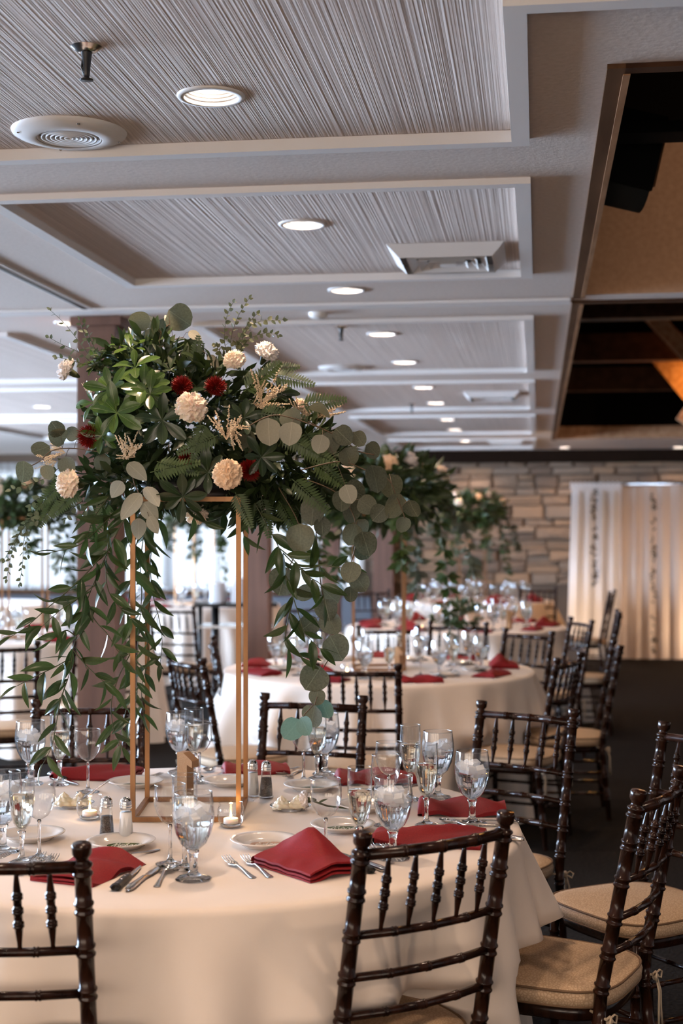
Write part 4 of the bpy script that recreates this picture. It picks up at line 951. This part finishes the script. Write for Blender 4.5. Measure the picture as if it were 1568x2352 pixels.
# fine small-leaved sprigs
for pix, sz, gp in [([(230, 850), (185, 790), (150, 745), (115, 712)], .017, .014), ([(230, 860), (190, 815), (140, 790), (112, 775)], .018, .014), ([(225, 830), (195, 770), (182, 735)], .018, .012), ([(240, 840), (210, 785), (195, 740)], .018, .012), ([(240, 850), (170, 830), (130, 820)], .019, .013),
                ([(535, 830), (530, 780), (545, 730), (572, 685)], .018, .010), ([(545, 830), (560, 770), (590, 740), (650, 735)], .019, .010), ([(525, 830), (515, 780), (520, 730), (535, 695)], .018, .010), ([(540, 820), (570, 780), (610, 765), (640, 770)], .019, .010), ([(520, 830), (500, 800), (495, 790)], .018, .010), ([(540, 830), (545, 790), (565, 750), (590, 720)], .018, .010),
                ([(150, 1060), (110, 1095), (60, 1115), (25, 1125)], .024, .016), ([(170, 1120), (120, 1130), (80, 1150), (70, 1165)], .026, .016), ([(180, 1140), (140, 1160), (100, 1185), (78, 1200)], .026, .016), ([(190, 1150), (165, 1170), (150, 1195)], .026, .016), ([(210, 1150), (190, 1180), (182, 1200)], .026, .016),
                ([(110, 1130), (70, 1190), (40, 1235), (25, 1280), (15, 1330)], .018, .012), ([(70, 1190), (55, 1240), (52, 1290), (45, 1340)], .018, .012), ([(60, 1200), (35, 1240), (10, 1285)], .018, .012), ([(75, 1180), (62, 1230), (65, 1275)], .018, .014)]:
    vine(pix, 'eucalyptus_sprig', EUS, sz, gp, r=.0009, dd0=-.05, dd1=-.12, droop=.05)
# pittosporum rosettes
def rosette(px, py, rad, dd, nrm, ms, n=8):
    c = A(px, py, dd); nrm = Vector(nrm).normalized(); u = nrm.orthogonal().normalized(); v = nrm.cross(u)
    st = MB().tube([c - nrm * .07, c], [.0025, .0018], 6).build('pittosporum_sprig', 'stem', arr)
    for k in range(n):
        a_ = 2 * PI * k / n + rnd.uniform(-.2, .2); lift = .15 + .5 * (k % 2) + rnd.uniform(-.1, .15); d = u * math.cos(a_) + v * math.sin(a_) + nrm * lift
        obj('pittosporum_leaf', rnd.choice(ms), st, orient(c, d, nrm + rv(.2), rad * S0 * rnd.uniform(.8, 1.1)))
for px, py, r_, dd, nr, ms in [(268, 948, 66, -.27, (-.2, -1, .3), PIT), (255, 895, 58, -.24, (-.4, -.9, .4), PIT), (372, 965, 62, -.28, (0, -1, .15), PID), (310, 845, 56, -.18, (-.1, -.7, .8), PIT), (420, 1140, 56, -.26, (0, -1, -.3), PID), (478, 1085, 54, -.26, (.1, -1, 0), PID), (300, 800, 50, -.08, (-.1, -.5, 1), PIT),
                               (230, 830, 48, -.05, (-.6, -.5, .7), PIT), (330, 890, 56, -.25, (.1, -.9, .4), PIT), (215, 925, 52, -.15, (-.8, -.6, .2), PIT), (390, 850, 50, -.12, (.2, -.6, .8), PID), (640, 905, 48, -.1, (.4, -.7, .5), PID), (345, 905, 50, -.26, (0, -1, .4), PIT), (600, 1050, 50, -.24, (.2, -1, 0), PID), (235, 1000, 48, -.22, (-.5, -1, 0), PIT), (560, 960, 46, -.24, (.2, -1, .2), PID)]:
    rosette(px, py, r_, dd, nr, ms)
def ferns(px, py, dx, dy, dd, s, nrm=(0, -1, .2)):
    obj('fern_frond', FERN, arr, orient(A(px, py, dd), Vector((dx, -.2, -dy)), Vector(nrm) + rv(.3), s))
for q in [(445, 860, .1, -1, -.1, .11), (430, 860, .5, -1, -.1, .10), (345, 1085, 1, -.25, -.27, .14), (360, 1060, 1, .25, -.27, .12), (620, 860, 1, .2, -.12, .13), (600, 850, .9, -.1, -.1, .11), (700, 990, .6, .9, -.22, .13), (680, 1020, .9, .4, -.22, .13), (150, 1100, -.7, .7, -.12, .12), (180, 1120, -.6, .7, -.13, .11), (640, 1150, .5, .8, -.12, .12), (600, 1140, .2, 1, -.12, .12),
          (560, 900, .8, -.6, -.22, .13), (470, 970, -.3, .9, -.28, .11), (500, 1000, -.9, .4, -.28, .12), (690, 930, 1, -.1, -.15, .13), (250, 1150, -.4, .9, -.12, .12), (540, 1130, .4, .9, -.2, .11), (720, 1060, .8, .6, -.2, .14), (670, 1100, .7, .6, -.22, .14), (590, 950, .9, .1, -.25, .14), (640, 990, .8, .5, -.24, .13), (130, 1140, -.5, .9, -.1, .1)]:
    ferns(*q)
def flower(px, py, diam, dd, nrm, me, calyx=True):
    z = Vector(nrm).normalized(); x = z.orthogonal().normalized(); y = z.cross(x); s = diam * S0 / 2 * .98
    f = obj('carnation' if me in CAR else 'red_mum', me, arr, Matrix.Translation(A(px, py, dd)) @ Matrix((x, y, z)).transposed().to_4x4() @ Matrix.Diagonal((s, s, s, 1)))
    if calyx: obj('calyx', CALYX, f)
    return f
for q in [(440, 937, 74, -.30, (.05, -1, .15), CAR[0]), (523, 1090, 70, -.29, (0, -1, .05), CAR[1]), (163, 1112, 72, -.14, (-.7, -.7, .1), CAR[0]), (158, 852, 58, -.05, (-.85, -.3, .5), CAR[2]), (540, 830, 56, -.1, (-.2, -.7, .5), CAR[0]), (610, 813, 62, -.02, (.4, -.5, .8), CAR[2]), (452, 1180, 58, -.08, (0, -.6, -.8), CAR[0]), (430, 845, 34, -.05, (0, -.6, .7), CAR[0]), (690, 935, 44, .05, (.6, -.6, .4), CAR[0])]:
    flower(*q)
for q in [(207, 1003, 64, -.2, (-.75, -.6, 0), MUM), (418, 888, 54, -.22, (0, -.8, .5), MUM), (495, 890, 56, -.2, (.1, -.8, .5), MUM), (574, 1080, 56, -.22, (.2, -.9, .1), MUM), (428, 1052, 40, -.22, (0, -1, 0), MUM)]:
    flower(*q, False)
for k, (px, py, dx, dy, dd, s) in enumerate([(290, 1055, .3, -1, -.28, .085), (310, 1050, -.8, -.5, -.28, .075), (520, 1010, 0, -1, -.30, .10), (530, 980, .7, .6, -.3, .08), (600, 930, .4, -1, -.2, .12), (580, 930, 1, -.4, -.2, .11), (690, 970, .2, -1, -.1, .09), (730, 960, .6, -.8, -.1, .10), (150, 1040, -1, -.2, -.08, .08), (205, 905, .1, -1, -.2, .05), (130, 1060, -.8, .3, -.08, .07)]):
    obj('astilbe_plume', AST[k % 2], arr, orient(A(px, py, dd), Vector((dx, -.25, -dy)), CAMDIR, s))
# the dark leafy heart of the arrangement
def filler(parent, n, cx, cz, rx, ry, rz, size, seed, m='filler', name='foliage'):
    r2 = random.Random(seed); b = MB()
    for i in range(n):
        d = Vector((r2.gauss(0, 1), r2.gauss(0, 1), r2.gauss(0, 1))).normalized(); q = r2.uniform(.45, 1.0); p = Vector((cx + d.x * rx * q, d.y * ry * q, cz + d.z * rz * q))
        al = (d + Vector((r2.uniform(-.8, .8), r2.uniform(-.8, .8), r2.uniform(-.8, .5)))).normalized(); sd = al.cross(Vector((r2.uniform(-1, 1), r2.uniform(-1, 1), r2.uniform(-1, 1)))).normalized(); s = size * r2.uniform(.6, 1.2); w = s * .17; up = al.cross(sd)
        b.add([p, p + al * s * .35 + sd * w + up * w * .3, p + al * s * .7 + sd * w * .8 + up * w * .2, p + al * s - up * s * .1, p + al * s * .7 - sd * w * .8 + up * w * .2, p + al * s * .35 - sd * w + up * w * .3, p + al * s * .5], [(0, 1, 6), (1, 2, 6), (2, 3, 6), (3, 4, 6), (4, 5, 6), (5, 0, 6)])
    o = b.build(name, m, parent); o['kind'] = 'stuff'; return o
c = A(430, 980); filler(arr, 1700, c.x, c.z, .27, .22, .20, .06, 4)
c = A(650, 1060); filler(arr, 900, c.x, c.z, .20, .18, .13, .06, 5)
c = A(330, 1110); filler(arr, 500, c.x, c.z, .22, .17, .08, .055, 6)
c = A(600, 1150); filler(arr, 220, c.x, c.z, .14, .12, .05, .06, 9)
c = A(340, 850); filler(arr, 170, c.x, c.z, .14, .12, .10, .06, 7, 'pittosporum_dark', 'foliage'); filler(arr, 220, c.x, c.z, .13, .12, .10, .06, 8)
# fallen white carnation
o = thing('cut_carnation', 'white cut carnation lying on the cloth beside the butter dish', 'flower', T(704, 1862), TH)
f = obj('carnation', CAR[2], o, Matrix.Translation((0, 0, .030)) @ Matrix.Rotation(-PI / 2, 4, 'Y') @ Matrix.Diagonal((.028, .028, .028, 1))); obj('calyx', CALYX, f)
MB().tube([(.02, 0, .026), (.06, .005, .012), (.12, .0, .006), (.19, -.01, .004)], .0028, 7).build('stem', 'stem', o); obj('leaf', RUS[0], o, orient(Vector((.03, 0, .02)), (.8, -.3, .5), (0, -.6, .8), .035))
# ------------------------------------------------------------------ background arrangements
bk = thing('flower_arrangement', 'x', 'flowers')
filler(bk, 1000, 0, .12, .36, .32, .18, .09, 21)
def bvine(parent, pts, size, n, m, seed):
    r2 = random.Random(seed); P = pathpts(pts); b = MB().tube(P, .002, 4)
    for i in range(n):
        p = P[int(r2.uniform(0, 1) * (len(P) - 1))]; al = Vector((r2.uniform(-1, 1), r2.uniform(-1, 1), r2.uniform(-1, .2))).normalized(); sd = al.cross(Vector((r2.uniform(-1, 1), r2.uniform(-1, 1), .3))).normalized(); s = size * r2.uniform(.7, 1.2); w = s * .22
        b.add([p, p + al * s * .5 + sd * w, p + al * s, p + al * s * .5 - sd * w], [(0, 1, 2, 3)])
    return b.build('trailing_vine', m, parent)
for k, (x, y, z, q) in enumerate([(.34, -.08, -.62, 'ruscus'), (.46, .1, -.30, 'eucalyptus'), (-.30, .05, -.30, 'ruscus'), (-.42, -.1, -.1, 'eucalyptus'), (.1, -.3, -.25, 'ruscus'), (-.1, .3, -.2, 'eucalyptus'), (.2, .25, -.42, 'eucalyptus'), (-.2, -.25, -.42, 'ruscus')]):
    bvine(bk, [(x * .4, y * .4, .12), (x * .8, y * .8, .05), (x, y, z * .5), (x * 1.05, y * 1.05, z)], .08, 95, q, k)
for k in range(9):
    a_ = 2 * PI * k / 9; f = Vector((math.cos(a_), math.sin(a_), .5 + .5 * (k % 3))).normalized(); x = f.orthogonal().normalized(); y = f.cross(x)
    obj('carnation', CAR[k % 3], bk, Matrix.Translation((f.x * .35, f.y * .31, .12 + f.z * .17)) @ Matrix((x, y, f)).transposed().to_4x4() @ Matrix.Diagonal((.05, .05, .05, 1)))
for k in range(4):
    obj('fern_frond', FERN, bk, orient(Vector((.1 * math.cos(k * 1.6), .1 * math.sin(k * 1.6), .18)), (math.cos(k * 1.6), math.sin(k * 1.6), 1.1), (0, -1, .3), .2))
bfirst = [True]
def bg_arr(lat, d, rz, label, slabel, zt=.76, hz=.875, s=1.0):
    st = copy_tree(stand, slabel); put(st, W(lat, d, zt), rz); st.scale = (1, 1, hz / .877)
    o = bk if bfirst[0] else copy_tree(bk); bfirst[0] = False; put(o, W(lat, d, zt + hz), rz); o.scale = (s, s, s); tag(o, label, 'flowers')
bg_arr(.21, 8.05, TH, 'tall flower arrangement on the second table, against the stone wall', 'gold stand on the second table', s=1.12)
bg_arr(1.44, 15.7, TH, 'small tall flower arrangement farthest off, before the stone wall', 'gold stand on the far table under the stone wall', s=1.05)
bg_arr(-2.3, 10.35, .2, 'flower arrangement cut off by the left edge, before the windows', 'gold stand on the left table', s=.95)
bg_arr(-1.55, 15.0, 1.0, 'blurred flower arrangement seen between the gold posts', 'gold stand on the far left table', s=1.0)
o = thing('low_flowers', 'low centerpiece of greens and pink carnations on the third table', 'flowers', W(.94, 11.45, .765))
filler(o, 220, 0, .10, .19, .16, .09, .09, 33)
for k in range(7):
    a_ = .9 * k; obj('carnation', CAR[k % 3], o, Matrix.Translation((.15 * math.cos(a_), .13 * math.sin(a_) - .05, .08 + .03 * (k % 3))) @ Matrix.Rotation(PI / 2 * .6, 4, 'X') @ Matrix.Diagonal((.042, .042, .042, 1)))
# ------------------------------------------------------------------ place settings of the farther tables
def simple_glass(proto, name):
    vs = MB()
    for ch in proto.children:
        if ch.name.split('.')[0] in ('bowl',): pass
    return proto
CLOCK = 'twelve one two three four five six seven eight nine ten eleven'.split()
def far_settings(c, n, R, tag_, gl, a0=0.0, plates=True):
    for k in range(n):
        a_ = a0 + 2 * PI * k / n; u = Vector((math.cos(a_), math.sin(a_), 0)); v = Vector((-u.y, u.x, 0)); p0 = W(*c, .76); ck = 'the ' + CLOCK[round(math.atan2(u.dot(RT), u.dot(FW)) / PI * 6) % 12] + " o'clock place of " + tag_
        q = obj('napkin', NK[k % 3]); put(q, p0 + u * (R - .16), a_ + PI / 2 + rnd.uniform(-.4, .4)); tag(q, 'folded burgundy napkin at ' + ck, 'napkin', 'napkins on ' + tag_)
        for pr, off, rr in ((goblet0, .15, .32), (flute0, .26, .40), (wine0, .09, .46)):
            o = copy_far(pr); o.location = p0 + u * (R - rr + rnd.uniform(-.012, .012)) + v * (off + rnd.uniform(-.012, .012)); o.rotation_euler = (0, 0, rnd.uniform(0, 6)); nm_ = pr.name.split('.')[0].replace('_', ' ')
            tag(o, '%s at %s' % (nm_, ck), 'glass', '%s glasses on %s' % (nm_.split()[0], tag_))
        if plates:
            q = obj('bread_plate', plate_me); put(q, p0 + u * (R - .36) - v * .16); tag(q, 'white bread plate at ' + ck, 'plate', 'plates on ' + tag_)
def copy_far(pr):
    c = pr.copy(); C.objects.link(c)
    if 'group' in c: del c['group']
    for ch in pr.children:
        if ch.name.split('.')[0] == 'ice': continue
        g = ch.copy(); C.objects.link(g); g.parent = c
    return c
far_settings(T2, 9, .88, 'the second round table', None, .25)
far_settings(T3, 9, .9, 'the third round table', None, .1, False)
far_settings(T4, 8, .9, 'the table under the stone wall', None, .4, False)
far_settings(L1, 7, .9, 'the left round table', None, .0, False)
far_settings(L2, 6, .9, 'the far left round table', None, .3, False)
def bvotive(lat, d, label):
    o = thing('votive_candle', label, 'candle', W(lat, d, .76)); MB().lathe([(.022, .001), (.034, .020), (.035, .050), (.031, .064)], 16).build('glass_cup', 'glass', o); MB().lathe([(.0005, .005), (.02, .006), (.02, .022), (.0005, .022)], 16).build('tealight', 'wax', o); MB().lathe([(.0005, .022), (.005, .03), (.0005, .045)], 8).build('flame', 'flame', o)
bvotive(.03, 7.65, 'lit votive on the second table beyond the chair spindles'); bvotive(.62, 10.95, 'lit votive on the third table, left of the low flowers'); bvotive(-2.15, 10.0, 'lit votive on the left table')
for lat, d, l in ((.31, 7.75, 'gold glitter table number on the second table'), (1.32, 11.2, 'gold table number on the third table')):
    o = thing('table_number', l, 'number', W(lat, d, .76), TH + 2.6); MB().add([(x, y, z * 1.1) for y in (-.02, .02) for x, z in out], [tuple(range(n)) for n in (len(out),)] + [tuple(range(len(out), 2 * len(out)))[::-1]] + [(k, k + len(out), (k + 1) % len(out) + len(out), (k + 1) % len(out)) for k in range(len(out))]).build('numeral', 'glitter', o, False)
# ------------------------------------------------------------------ serving cart with linens
o = thing('serving_cart', 'black serving cart with two shelves holding white linens', 'cart', W(-.93, 12.4), TH + .1)
MB().box(-.36, .36, -.22, .22, .88, .91).build('top_shelf', 'black_plastic', o, False); MB().box(-.33, .33, -.2, .2, .70, .72).build('lower_shelf', 'steel', o, False); MB().box(-.33, .33, -.2, .2, .2, .22).build('lower_shelf', 'steel', o, False)
for sx in (-1, 1):
    for sy in (-1, 1): MB().tube([(sx * .3, sy * .18, 0), (sx * .3, sy * .18, .88)], .02, 8).build('leg', 'black_plastic', o)
MB().tube([(-.17, -.1, .2), (-.17, -.1, .88)], .035, 10).build('pedestal', 'black_plastic', o)
def linen(x, y, w, h, label):
    b = MB(); hs = 8
    b.grid(24, hs, lambda u, v: Vector(((w / 2) * (1 + .12 * math.sin(5 * 2 * PI * u) * (1 - v)) * math.copysign(abs(math.cos(2 * PI * u)) ** .5, math.cos(2 * PI * u)), (.13) * math.copysign(abs(math.sin(2 * PI * u)) ** .5, math.sin(2 * PI * u)), h * v)), True); b.f.append(tuple(range(24 * (hs - 1), 24 * hs)))
    q = b.build('linen_stack', 'white_linen'); put(q, W(-.93, 12.4) + RT * x + FW * y + Vector((0, 0, .911)), TH); tag(q, label, 'linen')
linen(-.15, 0, .13, .17, 'white linen bundle on the cart, left of three'); linen(.03, .03, .13, .21, 'white linen bundle on the cart, tall middle one'); linen(.21, 0, .17, .20, 'white linen bundle on the cart, right of three')
# ------------------------------------------------------------------ drapes with leaf garlands
dr = thing('drape_backdrop', 'white and blush pipe-and-drape backdrop before the stone wall', 'drapes')
def drape(x0, x1, y, m, amp, per, nm, flare=0.0):
    nx = max(40, int((x1 - x0) / .02))
    def fn(u, v):
        x = x0 + (x1 - x0) * u; z = .005 + 2.08 * (1 - v); ph = 2 * PI * x / per; k = .35 + .65 * v
        return Vector((x - flare * v * (1 - u), y + amp * k * (math.sin(ph + .7 * math.sin(x * 5)) + .4 * math.sin(2.3 * ph + 1)), z))
    MB().grid(nx, 12, fn).build(nm, m, dr)
YD = 17.25
drape(.40, .98, YD - .06, 'drape_white', .035, .13, 'front_panel', .06)
drape(.95, 4.8, YD, 'drape', .022, .17, 'drape_panel')
MB().tube([(.42, YD - .02, 2.085), (4.85, YD - .02, 2.085)], .02, 8).build('crossbar', 'steel', dr)
MB().tube([(.44, YD + .05, 0), (.44, YD + .05, 2.1)], .02, 8).build('upright', 'steel', dr)
b = MB(); b.grid(60, 4, lambda u, v: Vector((.38 + .60 * u, YD - .10, 2.10 - .09 * v + .012 * math.sin(u * 70 + v)))); b.build('valance', 'drape_white', dr)
def garland(px, py0, py1, label, seed, Y):
    r2 = random.Random(seed); q = (px - 784) / F; gx = Y * (q * math.cos(TH) - math.sin(TH)) / (math.cos(TH) + q * math.sin(TH)); d = Y * math.cos(TH) - gx * math.sin(TH); lat = q * d; z0, z1 = H + (1215 - py0) / F * d, H + (1215 - py1) / F * d
    o = thing('leaf_garland', label, 'garland', W(lat, d, z1), TH); n = 34
    b = MB().tube([(.01 * math.sin(k * .7), 0, (z0 - z1) * k / n) for k in range(n + 1)], .003, 5); b.build('cord', 'stem_brown', o); lm = leaf_mesh('garland_leaf', 'dark_leaf', 1, .5, drop, .1, .1, 4)
    for k in range(70):
        zz = (z0 - z1) * r2.random(); obj('leaf', lm, o, orient(Vector((.01 * math.sin(zz * 12), -.01, zz)), (r2.uniform(-1, 1), r2.uniform(-.4, .4), r2.uniform(-1, .4)), (0, -1, .2), .045))
garland(1364, 1122, 1345, 'dark leaf garland hanging on the white drape panel', 1, YD - .125); garland(1500, 1130, 1500, 'long dark leaf garland hanging on the blush drape', 2, YD - .075)
for lat, d, e in ((2.35, 16.2, 26), (4.9, 16.2, 34), (3.6, 14.4, 0)):
    if e: light('SPOT', 'uplight', W(lat, d, .12), e * 2.2, (1, .72, .50), .06, (math.radians(118), 0, TH + (.0 if lat < 3 else .35)), 120)
# sheer curtains before the end windows
for k, w in enumerate(ew):
    o = thing('sheer_curtain', 'sheer white curtain before the end windows, %s' % ['farthest left of five', 'second from the left of five', 'middle of five', 'fourth of five, left of the far pillar', 'last of five, beside the stone wall'][k], 'curtain', group='sheer curtains at the end windows')
    MB().grid(70, 6, lambda u, v: Vector((w[0] - .04 + (w[1] - w[0] + .08) * u, Y1 - .18 + .03 * math.sin(u * 70), .63 + 1.93 * (1 - v)))).build('cloth', 'sheer', o)
